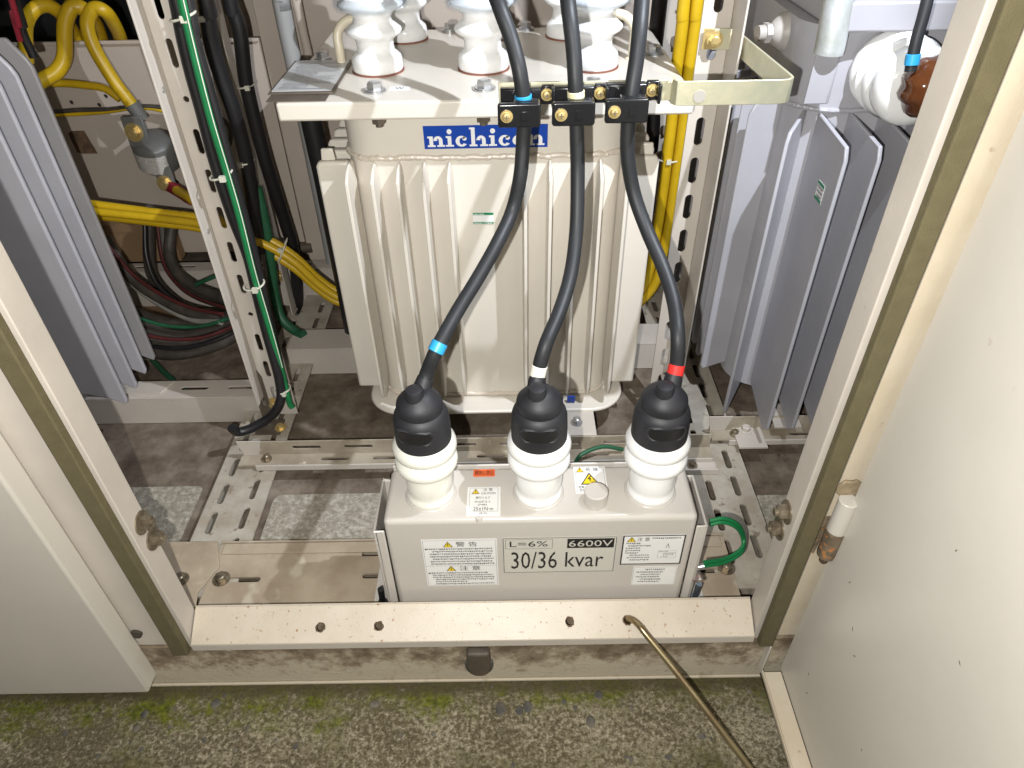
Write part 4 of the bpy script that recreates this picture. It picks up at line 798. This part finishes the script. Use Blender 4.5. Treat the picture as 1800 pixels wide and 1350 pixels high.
ct = MB(); cp = [bc + a_ * 0.112 + Vector((0.004, 0, 0.03)), bc + a_ * 0.115 + Vector((0.010, -0.002, 0.055)), bc + a_ * 0.116 + Vector((0.024, 0, 0.10)), bc + a_ * 0.112 + Vector((0.045, 0.01, 0.17)), bc + a_ * 0.10 + Vector((0.065, 0.02, 0.26))]
ct = MB(); cp = [(0.4707, 0.8680, 0.6341), (0.4698, 0.8695, 0.6444), (0.4686, 0.8725, 0.6670), (0.4706, 0.8787, 0.6951), (0.4733, 0.8900, 0.7271)]
ct.tube(cp, 0.0068, seg=14); cc = ct.build('lead_cable', 'sheath'); tag(cc, 'dark lead cable with blue ring entering the brown bushing cap', 'cable')
S_ = spline(cp, 8); q = MB(); d_ = (S_[9] - S_[7]).normalized(); q.lathe([(0.0072, -0.006), (0.0082, -0.0055), (0.0082, 0.0055), (0.0072, 0.006)], S_[9], d_, seg=20); q.build('colour_ring', 'blue', cc)

# ------------------------------------------------------------------ left transformer
t = thing('transformer', 'dull grey transformer with rounded fins at the far left', 'transformer', (-0.95, 1.1, 0.03))
b = MB(); b.box(-1.30, -0.775, 0.950, 1.10, 0.062, 0.66); b.build('tank_shell', 'lilac', t, bev=0.01)
b = MB(); b.box(-1.32, -0.722, 0.93, 1.112, 0.6605, 0.676); b.build('top_flange', 'lilac', t, bev=0.004)
for k in range(4):
    yf = 1.088 - 0.043 * k
    b = MB(); b.prism([(-0.774, 0.095), (-0.715, 0.078), (-0.694, 0.066), (-0.690, 0.076), (-0.690, 0.600), (-0.694, 0.612), (-0.712, 0.640), (-0.774, 0.640)], (0, yf + 0.004, 0), X, Z, 0.008); b.build('fin', 'lilac', t, bev=0.0030, seg=3, angle=50)
q = MB(); q.prism([(-0.735, 0.034), (-0.655, 0.034), (-0.668, 0.004), (-0.735, 0.0)], (0, 1.018, 0.0345), X, Y, 0.004); q.build('foot', 'frame', t)

# ------------------------------------------------------------------ back panel, device, cables at left rear
t = thing('mounting_panel', 'perforated beige mounting panel with rusty cut out behind the yellow cables', 'panel', (-0.85, 1.5, 0.05))
hl = [circ(a + 1.3, c, 0.0045, 10) for a, c in ((-0.83, 0.435), (-0.905, 0.424), (-0.85, 0.418), (-0.803, 0.323), (-0.781, 0.250), (-0.742, 0.250), (-0.774, 0.232), (-0.715, 0.232), (-0.68, 0.222), (-0.63, 0.23), (-0.60, 0.27), (-0.66, 0.33))]
b = MB(); b.plate([(0, 0.075), (0.812, 0.075), (0.812, 0.540), (0, 0.540)], hl + [[(0.362, 0.318), (0.372, 0.316), (0.408, 0.316), (0.398, 0.366), (0.372, 0.366), (0.360, 0.360)]], (-1.3, 1.5, 0), X, Z, -0.003); b.build('panel_sheet', 'rear', t)
b = MB(); b.box(-1.3, -0.488, 1.4905, 1.4968, 0.535, 0.5412); b.build('top_lip', 'rear', t, bev=0.001)
b = MB(); b.box(-0.955, -0.88, 1.5033, 1.506, 0.29, 0.38); b.build('rusty_backing', 'rust', t)
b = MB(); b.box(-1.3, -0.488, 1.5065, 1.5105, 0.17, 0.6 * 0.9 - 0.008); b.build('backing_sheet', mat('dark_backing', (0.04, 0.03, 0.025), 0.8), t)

DY = 1.44
def dpt(px, py, y=DY): return None
t = thing('surge_device', 'grey cylindrical device with white label clamped between yellow cables', 'device', (-0.7271, 1.4400, 0.3455))
dc = Vector((-0.7283, 1.4300, 0.3446)); u0 = Vector((0.93, -0.1, -0.12)).normalized()
q = MB(); q.lathe([(0.040, -0.030), (0.043, -0.026), (0.043, 0.022), (0.040, 0.027), (0.024, 0.036), (0.013, 0.04)], dc, (0.10, -0.25, 1.0), seg=32, sx=1.0); q.build('body', 'grey', t, angle=40)
fdir = (Vector((0, 0, 0.88)) - dc); fdir.z = 0; fdir.normalize()
q = MB(); zz0, zz1 = -0.025, 0.015
dax = Vector((0.10, -0.25, 1.0)).normalized(); du = dax.cross(Vector((0, -1, 0))).normalized(); dv = dax.cross(du)
for k in range(10):
    a0 = R(205 + 11 * k); a1 = R(205 + 11 * (k + 1))
    q.face(q.loop([dc + dax * h_ + (du * math.cos(a) + dv * math.sin(a)) * 0.0437 for a, h_ in ((a0, zz0), (a1, zz0), (a1, zz1), (a0, zz1))]))
q.build('device_label', mat('speckled_white_label', (0.66, 0.63, 0.58), 0.6, col2=(0.40, 0.38, 0.35), vscale=260), t)
q = MB(); a = dc + Vector((-0.012, -0.03, 0.052)); q.box(a.x - 0.02, a.x + 0.022, a.y - 0.004, a.y + 0.002, a.z - 0.03, a.z + 0.03); q.build('terminal_plate', 'grey', t, bev=0.002)
q = MB(); q.hexbolt(a + Vector((-0.002, -0.0045, 0.0)), (0, -1, 0.1), 0.012, 0.009, True, 0.004); q.build('terminal_bolt', 'brass', t)
a2 = dc + Vector((0.012, -0.030, -0.050)); q = MB(); q.box(a2.x - 0.015, a2.x + 0.02, a2.y - 0.003, a2.y + 0.004, a2.z - 0.02, a2.z + 0.03); q.build('lower_plate', 'grey', t, bev=0.002)
q = MB(); q.hexbolt(a2 + Vector((0.0, -0.0035, -0.004)), (0, -1, 0.1), 0.011, 0.008, True, 0.003); q.build('terminal_bolt', 'brass', t)
q = MB(); q.box(dc.x + 0.03, dc.x + 0.09, dc.y + 0.02, dc.y + 0.05, dc.z - 0.03, dc.z + 0.06); q.build('mounting_block', 'bracketdark', t, bev=0.004)

def rise(pts):     # runs that leave the top of the picture carry on up the cubicle
    a, b = Vector(pts[0]), Vector(pts[1])
    if a.z > 0.58 and a.z > b.z: return [a + ((a - b).normalized() + Vector((0, 0, 1))).normalized() * 0.6] + [Vector(p) for p in pts]
    return pts
def yc(label, pts, r, name='yellow_cable', m='yellow', cat='cable', group='yellow cables at the rear', extra=None):
    if 'bundle' in label: pts = rise(pts)
    q = MB(); q.tube(pts, r, seg=14, sub=8); o = q.build(name, m); tag(o, label, cat, group)
    return o
yc('yellow cable looping highest at far left beside the grey transformer', [(-0.8986, 1.4000, 0.5273), (-0.8938, 1.4075, 0.5490), (-0.8803, 1.4150, 0.5875), (-0.8621, 1.4250, 0.6095), (-0.8457, 1.4400, 0.6146), (-0.8362, 1.4550, 0.6030), (-0.8433, 1.4850, 0.5776), (-0.8557, 1.5225, 0.5369), (-0.8737, 1.5600, 0.5013)], 0.0125)
yc('middle yellow cable loop dipping behind the grey transformer', [(-0.8900, 1.3800, 0.4924), (-0.8719, 1.3933, 0.5004), (-0.8516, 1.4067, 0.5106), (-0.8348, 1.4200, 0.5330), (-0.8176, 1.4300, 0.5831), (-0.7986, 1.4400, 0.6101), (-0.7834, 1.4500, 0.6050), (-0.7923, 1.4867, 0.5764), (-0.8103, 1.5233, 0.5380), (-0.8337, 1.5600, 0.4951)], 0.0135)
y3 = yc('yellow cable looping down to the grey cylindrical device', [(-0.7396, 1.4200, 0.4395), (-0.7485, 1.4233, 0.4559), (-0.7624, 1.4267, 0.4849), (-0.7791, 1.4300, 0.5445), (-0.7793, 1.4367, 0.5839), (-0.7607, 1.4433, 0.6069), (-0.7444, 1.4500, 0.5996), (-0.7544, 1.4867, 0.5668), (-0.7716, 1.5233, 0.5353), (-0.7951, 1.5600, 0.4945)], 0.0125)
q = MB(); q.cyl((-0.7403, 1.4200, 0.4438), (-0.7288, 1.4200, 0.4128), 0.015, 0.012, seg=18); q.build('cable_lug', 'grey', y3)
yc('thin yellow wire branching across the panel to the device cable', [(-0.9088, 1.4500, 0.4765), (-0.8706, 1.4475, 0.4766), (-0.8338, 1.4450, 0.4734), (-0.7950, 1.4425, 0.4671), (-0.7700, 1.4400, 0.4468)], 0.0075)
yc('thin yellow and black wire lashed across the perforated panel', [(-0.9326, 1.4600, 0.4121), (-0.8754, 1.4620, 0.4127), (-0.8172, 1.4640, 0.4155), (-0.7698, 1.4660, 0.4208), (-0.7305, 1.4680, 0.4195), (-0.6890, 1.4700, 0.4067)], 0.0040)
yc('thin dark wire running above the yellow one on the panel', [(-0.9302, 1.4600, 0.4177), (-0.8722, 1.4620, 0.4205), (-0.8155, 1.4640, 0.4200), (-0.7628, 1.4660, 0.4241), (-0.7236, 1.4680, 0.4227), (-0.6800, 1.4700, 0.4168)], 0.0042, 'signal_wire', 'oldcable')
yc('yellow cable end with dark red sleeve under the grey device', [(-0.7077, 1.4000, 0.2798), (-0.6726, 1.3680, 0.2797), (-0.6408, 1.3360, 0.2789), (-0.5963, 1.3060, 0.2604), (-0.5534, 1.2780, 0.2402), (-0.5176, 1.2500, 0.2342)], 0.0095)
o = bpy.data.objects[[k.name for k in bpy.data.objects if k.name.startswith('yellow_cable')][-1]]
q = MB(); q.tube([(-0.7112, 1.4000, 0.2836), (-0.6884, 1.3867, 0.2766), (-0.6662, 1.3733, 0.2685), (-0.6539, 1.3600, 0.2706)], 0.0125, seg=16); q.build('red_sleeve', 'darkred', o)
for k, (dx, dy, lb) in enumerate(((0, -8, 'upper yellow cable of the three crossing behind the left upright'), (0, 6, 'lower yellow cable of the three crossing behind the left upright'), (2, -1, 'front yellow cable of the three crossing behind the left upright'))):
    yy = 1.24 - 0.012 * (k == 2)
    A = [(160, 366), (267, 380), (361, 394), (438, 421), (479, 436), (521, 463), (559, 498), (595, 522), (640, 535)]
    yc(lb, [Vector(p) + Vector((0, 0, 0)) for p in ([(-0.7879, 1.2400, 0.3189), (-0.6798, 1.2400, 0.3008), (-0.5832, 1.2400, 0.2850), (-0.5073, 1.2400, 0.2550), (-0.4669, 1.2400, 0.2348), (-0.4278, 1.2400, 0.1991), (-0.3940, 1.2400, 0.1518), (-0.3582, 1.2400, 0.1189), (-0.3079, 1.2400, 0.1042)] if k == 0 else [(-0.8001, 1.2450, 0.2937), (-0.6897, 1.2450, 0.2775), (-0.5921, 1.2450, 0.2601), (-0.5161, 1.2450, 0.2257), (-0.4754, 1.2450, 0.2036), (-0.4355, 1.2450, 0.1681), (-0.4007, 1.2450, 0.1221), (-0.3641, 1.2450, 0.0897), (-0.3128, 1.2450, 0.0760)] if k == 1 else [(-0.7822, 1.2220, 0.3125), (-0.6738, 1.2220, 0.2978), (-0.5785, 1.2220, 0.2809), (-0.5033, 1.2220, 0.2510), (-0.4635, 1.2220, 0.2296), (-0.4245, 1.2220, 0.1952), (-0.3908, 1.2220, 0.1493), (-0.3553, 1.2220, 0.1165), (-0.3054, 1.2220, 0.1018)])], 0.0078)
# right-hand bundle of three
for k, lb in enumerate(('left yellow cable of the bundle beside the cream tank', 'right yellow cable of the bundle beside the slotted upright', 'rear yellow cable of the bundle seen between the other two')):
    yc(lb, [Vector(p) + Vector(((-0.0105, 0.0105, 0.0)[k], (0, 0.002, 0.016)[k], 0)) for p in [(0.2782, 1.2000, 0.6946), (0.2821, 1.2050, 0.6166), (0.2831, 1.2100, 0.5393), (0.2867, 1.2150, 0.4640), (0.2881, 1.2200, 0.3922), (0.2901, 1.2300, 0.3010), (0.2894, 1.2400, 0.2127), (0.2825, 1.2500, 0.1163), (0.2455, 1.2600, 0.0477)]], 0.0098)
tie = MB()
def add_tie(c, r, ax, m='tie', label='', knob=(0, -1, 0)):
    q = MB(); n = 20; u_, v_, a_ = frame(ax); c = Vector(c)
    q.tube([c + (u_ * math.cos(2 * math.pi * i / n) + v_ * math.sin(2 * math.pi * i / n)) * r for i in range(n + 1)], 0.0016, seg=6, sub=1, sm=False)
    kx = c + Vector(knob).normalized() * r; q.box(kx.x - 0.004, kx.x + 0.004, kx.y - 0.005, kx.y + 0.001, kx.z - 0.004, kx.z + 0.004)
    o = q.build('cable_tie', m); tag(o, label, 'cable tie', 'nylon cable ties'); return o

# black and green runs on the left upright
def run(label, pts, r, m, name, group=None, cat='cable'):
    pts = rise(pts)
    if name in ('conduit', 'black_pipe'): pts = pts + [(pts[-1][0], pts[-1][1], 0.0)]
    q = MB(); q.tube(pts, r, seg=12, sub=8); o = q.build(name, m); tag(o, label, cat, group); return o
run('black cable strapped down the left upright ending in a loose floor hook', [(-0.4002, 0.9550, 0.7310), (-0.4028, 0.9574, 0.7065), (-0.4081, 0.9597, 0.6634), (-0.4115, 0.9621, 0.6244), (-0.4132, 0.9644, 0.5740), (-0.4153, 0.9650, 0.5165), (-0.4147, 0.9650, 0.4641), (-0.4117, 0.9650, 0.4106), (-0.4067, 0.9650, 0.3535), (-0.4083, 0.9626, 0.2833), (-0.4084, 0.9579, 0.2202), (-0.4067, 0.9532, 0.1649), (-0.4057, 0.9485, 0.1254), (-0.4102, 0.9424, 0.0856), (-0.4291, 0.9318, 0.0567), (-0.4619, 0.9212, 0.0385), (-0.4876, 0.9106, 0.0366), (-0.4912, 0.9000, 0.0561)], 0.0082, 'black', 'black_cable', 'cables on the left upright')
run('second black cable tucked behind the green wire on the left upright', [(-0.3914, 0.9720, 0.7220), (-0.3976, 0.9727, 0.6845), (-0.3988, 0.9733, 0.6378), (-0.3984, 0.9740, 0.5804), (-0.3991, 0.9747, 0.5141), (-0.3996, 0.9753, 0.4327), (-0.4007, 0.9760, 0.3473), (-0.4036, 0.9767, 0.2689), (-0.4073, 0.9773, 0.1891), (-0.4110, 0.9780, 0.1210)], 0.0072, 'black', 'black_cable', 'cables on the left upright')
gw = run('bright green wire with white stripe running down the left upright', [(-0.3899, 0.9480, 0.7319), (-0.3928, 0.9499, 0.7077), (-0.3970, 0.9518, 0.6365), (-0.3995, 0.9537, 0.5646), (-0.3988, 0.9550, 0.4933), (-0.3984, 0.9550, 0.4244), (-0.4012, 0.9550, 0.3292), (-0.4007, 0.9550, 0.2334), (-0.3999, 0.9541, 0.1445), (-0.3998, 0.9527, 0.1078), (-0.4007, 0.9514, 0.0698), (-0.3980, 0.9500, 0.0575)], 0.0052, 'green', 'green_wire', 'cables on the left upright')
q = MB(); q.tube([(-0.3850, 0.9425, 0.7328), (-0.3878, 0.9443, 0.7087), (-0.3917, 0.9460, 0.6379), (-0.3939, 0.9477, 0.5665), (-0.3933, 0.9495, 0.4955), (-0.3928, 0.9495, 0.4269), (-0.3954, 0.9495, 0.3323), (-0.3947, 0.9495, 0.2371), (-0.3951, 0.9495, 0.1480)], 0.0007, seg=6); q.build('white_stripe', 'white', gw)
run('thin black and yellow wire looping out beside the thick bundle', [(-0.5460, 1.3400, 0.4419), (-0.5363, 1.3400, 0.4343), (-0.5302, 1.3400, 0.4172), (-0.5366, 1.3400, 0.3934), (-0.5518, 1.3400, 0.3737), (-0.5653, 1.3400, 0.3649)], 0.0042, 'oldcable', 'signal_wire', None, 'wire')
run('thick dusty black cable bundle between the two left uprights', [(-0.4513, 1.1800, 0.6951), (-0.4535, 1.1850, 0.6644), (-0.4636, 1.1900, 0.6017), (-0.4636, 1.1950, 0.5495), (-0.4601, 1.2000, 0.4918), (-0.4634, 1.2100, 0.4232), (-0.4721, 1.2200, 0.3640), (-0.4850, 1.2300, 0.2810), (-0.4904, 1.2400, 0.2154)], 0.0125, 'black', 'black_cable', 'cables on the left upright')
run('dark green sheathed cable behind the yellow bundle curving to the floor', [(-0.4700, 1.2400, 0.3444), (-0.4722, 1.2400, 0.2639), (-0.4814, 1.2400, 0.1771), (-0.4898, 1.2400, 0.1106), (-0.4830, 1.2267, 0.0632), (-0.4562, 1.2133, 0.0402), (-0.4365, 1.2000, 0.0405)], 0.0098, 'dgreen', 'green_cable', 'cables on the left upright')
run('black cable hanging in front of the rear pillar by the conduit', [(-0.4568, 1.3000, 0.6757), (-0.4597, 1.3040, 0.6421), (-0.4565, 1.3080, 0.5938), (-0.4682, 1.3120, 0.5106), (-0.4707, 1.3160, 0.4309), (-0.4703, 1.3200, 0.3565), (-0.4689, 1.3320, 0.2738), (-0.4691, 1.3440, 0.2179), (-0.4705, 1.3560, 0.1520), (-0.4851, 1.3680, 0.0600), (-0.5011, 1.3800, -0.0159)], 0.0128, 'black', 'black_cable', 'cables on the left upright')
run('grey plastic conduit rising behind the tank nameplate', [(-0.4174, 1.4500, 0.6506), (-0.4174, 1.4500, 0.6139), (-0.4174, 1.4500, 0.5613), (-0.4167, 1.4500, 0.5089), (-0.4161, 1.4500, 0.4084)], 0.0165, 'pvc', 'conduit', None, 'conduit')
run('thin grey conduit beside the thicker one behind the nameplate', [(-0.3935, 1.4600, 0.6485), (-0.3909, 1.4600, 0.6116), (-0.3901, 1.4600, 0.5585), (-0.3883, 1.4600, 0.5130), (-0.3924, 1.4600, 0.4047)], 0.0085, 'rear', 'conduit', None, 'conduit')
run('black pipe behind the left rear corner of the cream tank', [(-0.3399, 1.2200, 0.5474), (-0.3405, 1.2200, 0.4831), (-0.3390, 1.2200, 0.4140), (-0.3375, 1.2200, 0.3397)], 0.018, 'black', 'black_pipe', None, 'pipe')
run('black pipe behind the right rear corner of the cream tank', [(0.2520, 1.3000, 0.6639), (0.2504, 1.3000, 0.6310), (0.2508, 1.3000, 0.5612), (0.2575, 1.3000, 0.4661), (0.2646, 1.3000, 0.3829)], 0.0125, 'black', 'black_pipe', None, 'pipe')
for px, py, yy, r_, lb in ((0, 0, 0, 0, 0),):
    pass
add_tie((-0.4025, 0.9650, 0.6874), 0.0165, (0.25, 0.05, -1), 'tie', 'nylon tie highest on the green wire of the left upright', (0.5, -1, 0))
add_tie((-0.4115, 0.9650, 0.4844), 0.0165, (0.25, 0.05, -1), 'tie', 'nylon tie round green and black wires beside the red sleeve', (0.5, -1, 0))
add_tie((-0.4087, 0.9630, 0.3041), 0.0165, (0.15, 0.05, -1), 'tie', 'nylon tie halfway down the green wire near the floor cables', (0.4, -1, 0))
add_tie((-0.4077, 0.9550, 0.0971), 0.0140, (0.1, 0.0, -1), 'tie', 'nylon tie lowest on the green wire above the floor hook', (0.4, -1, 0))
add_tie((-0.4585, 1.1900, 0.6411), 0.0145, (0.15, 0.0, -1), 'tie', 'nylon tie high on the thick dusty black bundle', (-0.3, -1, 0))
add_tie((-0.4687, 1.2150, 0.4040), 0.0145, (0.15, 0.0, -1), 'tie', 'nylon tie low on the thick dusty black bundle', (-0.3, -1, 0))
add_tie((-0.4708, 1.3150, 0.5040), 0.0150, (0.15, 0.0, -1), 'tie', 'nylon tie with long tail on the black cable at the pillar', (0.5, -1, 0))
add_tie((-0.4496, 1.2350, 0.2173), 0.0260, (1, 0.1, -0.6), 'tie', 'clear nylon tie bunching the yellow cables right of the upright', (0.2, -1, 0.6))
add_tie((0.2838, 1.2350, 0.3916), 0.0240, (0, 0.05, -1), 'tie', 'clear nylon tie round the yellow bundle right of the tank', (-0.2, -1, 0))

# tangle of dark cables on the floor at left
fl = [('upright dark cable dropping left most behind the fins', 0.0125, [(-0.7759, 1.4000, 0.2157), (-0.7931, 1.3700, 0.1311), (-0.7817, 1.3400, 0.0973), (-0.7475, 1.3100, 0.0689), (-0.6975, 1.2800, 0.0523), (-0.6139, 1.2300, 0.0622), (-0.5454, 1.1800, 0.0959)]),
      ('dark cable dropping second from left onto the floor coil', 0.0125, [(-0.7538, 1.4000, 0.2087), (-0.7526, 1.3640, 0.1337), (-0.7245, 1.3280, 0.1033), (-0.6763, 1.2920, 0.0874), (-0.5921, 1.2480, 0.0839), (-0.5321, 1.2000, 0.1029)]),
      ('dark cable dropping nearest the upright onto the floor coil', 0.0120, [(-0.7295, 1.4000, 0.2043), (-0.7398, 1.3640, 0.1542), (-0.7227, 1.3280, 0.1243), (-0.6729, 1.2920, 0.1028), (-0.5918, 1.2480, 0.0979), (-0.5287, 1.2000, 0.1164)]),
      ('dark cable sweeping steeply from behind the fins', 0.0110, [(-0.8273, 1.3000, 0.2152), (-0.8036, 1.2760, 0.1890), (-0.7708, 1.2520, 0.1428), (-0.7182, 1.2280, 0.1159), (-0.6615, 1.2040, 0.0988), (-0.5905, 1.1800, 0.0900)]),
      ('dark cable with a dusty white line sweeping above the coil', 0.0060, [(-0.8158, 1.2800, 0.1607), (-0.7732, 1.2500, 0.1305), (-0.7133, 1.2200, 0.1004), (-0.6483, 1.1900, 0.0885), (-0.5775, 1.1600, 0.1019)]),
      ('topmost cable of the floor coil beside the fins', 0.0120, [(-0.7982, 1.2400, 0.0820), (-0.7483, 1.2240, 0.0704), (-0.6849, 1.2080, 0.0658), (-0.6264, 1.2000, 0.0757), (-0.5633, 1.2000, 0.0939), (-0.5247, 1.2000, 0.1096)]),
      ('second cable of the floor coil below the topmost', 0.0125, [(-0.7757, 1.2000, 0.0661), (-0.7294, 1.1920, 0.0550), (-0.6742, 1.1840, 0.0539), (-0.6125, 1.1840, 0.0653), (-0.5608, 1.1920, 0.0854), (-0.5216, 1.2000, 0.0986)]),
      ('third cable of the floor coil with reddish dust', 0.0125, [(-0.7556, 1.1700, 0.0556), (-0.7084, 1.1620, 0.0490), (-0.6513, 1.1540, 0.0564), (-0.5967, 1.1560, 0.0693), (-0.5501, 1.1680, 0.0863), (-0.5156, 1.1800, 0.1008)]),
      ('lowest cable of the floor coil bending up behind the upright', 0.0130, [(-0.7398, 1.1400, 0.0502), (-0.6866, 1.1320, 0.0465), (-0.6287, 1.1240, 0.0597), (-0.5809, 1.1280, 0.0738), (-0.5364, 1.1440, 0.0904), (-0.5036, 1.1600, 0.1045)]),
      ('dusty cable lying across the middle of the floor coil', 0.0100, [(-0.7811, 1.2200, 0.0738), (-0.7160, 1.2150, 0.0502), (-0.6542, 1.2100, 0.0524), (-0.5882, 1.2050, 0.0715), (-0.5474, 1.2000, 0.0880)])]
for k, (lb, r_, p_) in enumerate(fl):
    run(lb, p_, r_, 'oldcable' if k not in (4,) else mat('pale_dusty_sheath', (0.30, 0.28, 0.25), 0.6, var=0.2, vscale=30), 'floor_cable', 'dark cables coiled on the floor')
thin = [('thin dark red wire sweeping over the top of the floor coil', 'oldred', 0.0036, [(-0.8073, 1.2700, 0.2180), (-0.7644, 1.2400, 0.1696), (-0.7078, 1.2100, 0.1405), (-0.6422, 1.1850, 0.1217), (-0.5701, 1.1600, 0.1206)]),
        ('thin green wire sweeping over the middle of the floor coil', 'dgreen', 0.0038, [(-0.7645, 1.1900, 0.0992), (-0.7012, 1.1750, 0.0860), (-0.6312, 1.1600, 0.0921), (-0.5704, 1.1600, 0.1072), (-0.5258, 1.1600, 0.1277)]),
        ('thin dark red wire lying along the lower floor coil', 'oldred', 0.0036, [(-0.7438, 1.1550, 0.0786), (-0.6812, 1.1425, 0.0752), (-0.6174, 1.1300, 0.0855), (-0.5609, 1.1400, 0.0991), (-0.5136, 1.1500, 0.1208)]),
        ('thin green wire rising behind the lower floor coil', 'dgreen', 0.0040, [(-0.6334, 1.2200, 0.1527), (-0.5918, 1.2067, 0.1755), (-0.5565, 1.2067, 0.1901), (-0.5312, 1.2200, 0.1997)]),
        ('thin black wire crossing the floor coil near the beam', 'black', 0.0042, [(-0.7261, 1.1300, 0.0685), (-0.6637, 1.1200, 0.0690), (-0.5995, 1.1100, 0.0859), (-0.5447, 1.1250, 0.1011), (-0.4994, 1.1400, 0.1219)]),
        ('thin black wire sweeping down beside the dropping dark cables', 'black', 0.0045, [(-0.7415, 1.3100, 0.2401), (-0.7461, 1.2820, 0.1846), (-0.7305, 1.2540, 0.1367), (-0.6902, 1.2320, 0.1060), (-0.6341, 1.2160, 0.0875), (-0.5633, 1.2000, 0.0939)]),
        ('thin red striped wire beside the second dropping cable', 'oldred', 0.0030, [(-0.7542, 1.3850, 0.2161), (-0.7479, 1.3400, 0.1470), (-0.7143, 1.2925, 0.1215), (-0.6577, 1.2400, 0.1140), (-0.5672, 1.1800, 0.1208)])]
for lb, m_, r_, p_ in thin: run(lb, p_, r_, m_, 'floor_wire', 'thin wires in the floor coil', 'wire')
run('green wires lying on the floor behind the left support beam', [(-0.7664, 1.1922, -0.0120), (-0.7226, 1.1464, -0.0120), (-0.6958, 1.1214, -0.0120), (-0.6524, 1.0805, -0.0120)], 0.0055, 'dgreen', 'green_wire')
run('green wire end on the floor at the foot of the left upright', [(-0.4383, 1.0368, 0.0200), (-0.4290, 1.0270, 0.0067), (-0.4236, 1.0163, -0.0000), (-0.4427, 1.0234, -0.0000)], 0.0045, 'dgreen', 'green_wire')
t = thing('cardboard_box', 'brown cardboard box standing behind the dark cables', 'box', (-0.8614, 1.4900, 0.0409))
cb = Vector((-0.8585, 1.4850, 0.0437))
q = MB(); q.box(cb.x - 0.15, cb.x + 0.085, 1.462, 1.492, 0.072, 0.168); q.build('carton', 'cardboard', t, bev=0.002)
q = MB(); q.box(cb.x - 0.15, cb.x + 0.085, 1.4585, 1.4615, 0.150, 0.168); q.build('carton_flap', 'cardboard', t)
t = thing('cardboard_sheet', 'flat scrap of printed cardboard under the floor cables', 'cardboard', (-0.9123, 1.4613, -0.0200))
q = MB(); q.hexa([(-0.9980, 1.5267, -0.0260), (-0.8394, 1.5215, -0.0260), (-0.7704, 1.3677, -0.0260), (-0.9248, 1.3724, -0.0260)], [(-0.9953, 1.5225, -0.0235), (-0.8371, 1.5173, -0.0235), (-0.7683, 1.3640, -0.0235), (-0.9223, 1.3686, -0.0235)]); q.build('sheet', 'cardboard', t)
# small dark lever device at the rear beside the tank
t = thing('rear_bracket', 'small dark lever bracket in the dim gap left of the tank', 'bracket', (-0.4583, 1.5000, 0.0885))
q = MB(); a = Vector((-0.4521, 1.5000, 0.0854)); q.box(a.x - 0.035, a.x + 0.05, a.y, a.y + 0.03, a.z - 0.012, a.z + 0.012); q.cyl(a + Vector((-0.05, -0.005, 0)), a + Vector((-0.02, -0.005, 0)), 0.013, seg=16); q.box(a.x + 0.02, a.x + 0.05, a.y, a.y + 0.02, a.z - 0.04, a.z - 0.0125); q.build('lever', 'bracketdark', t, bev=0.003)
run('red wire rising from the top of the left transformer', [(-0.6558, 1.0500, 0.7132), (-0.6734, 1.0650, 0.6769), (-0.6884, 1.0800, 0.6380)], 0.0040, 'darkred', 'lead_wire', None, 'wire')
run('black lead bending over the edge of the left transformer', [(-0.6839, 1.1000, 0.7052), (-0.6913, 1.1033, 0.6695), (-0.6971, 1.1067, 0.6394), (-0.6981, 1.1100, 0.6080)], 0.0062, 'black', 'lead_wire', None, 'wire')
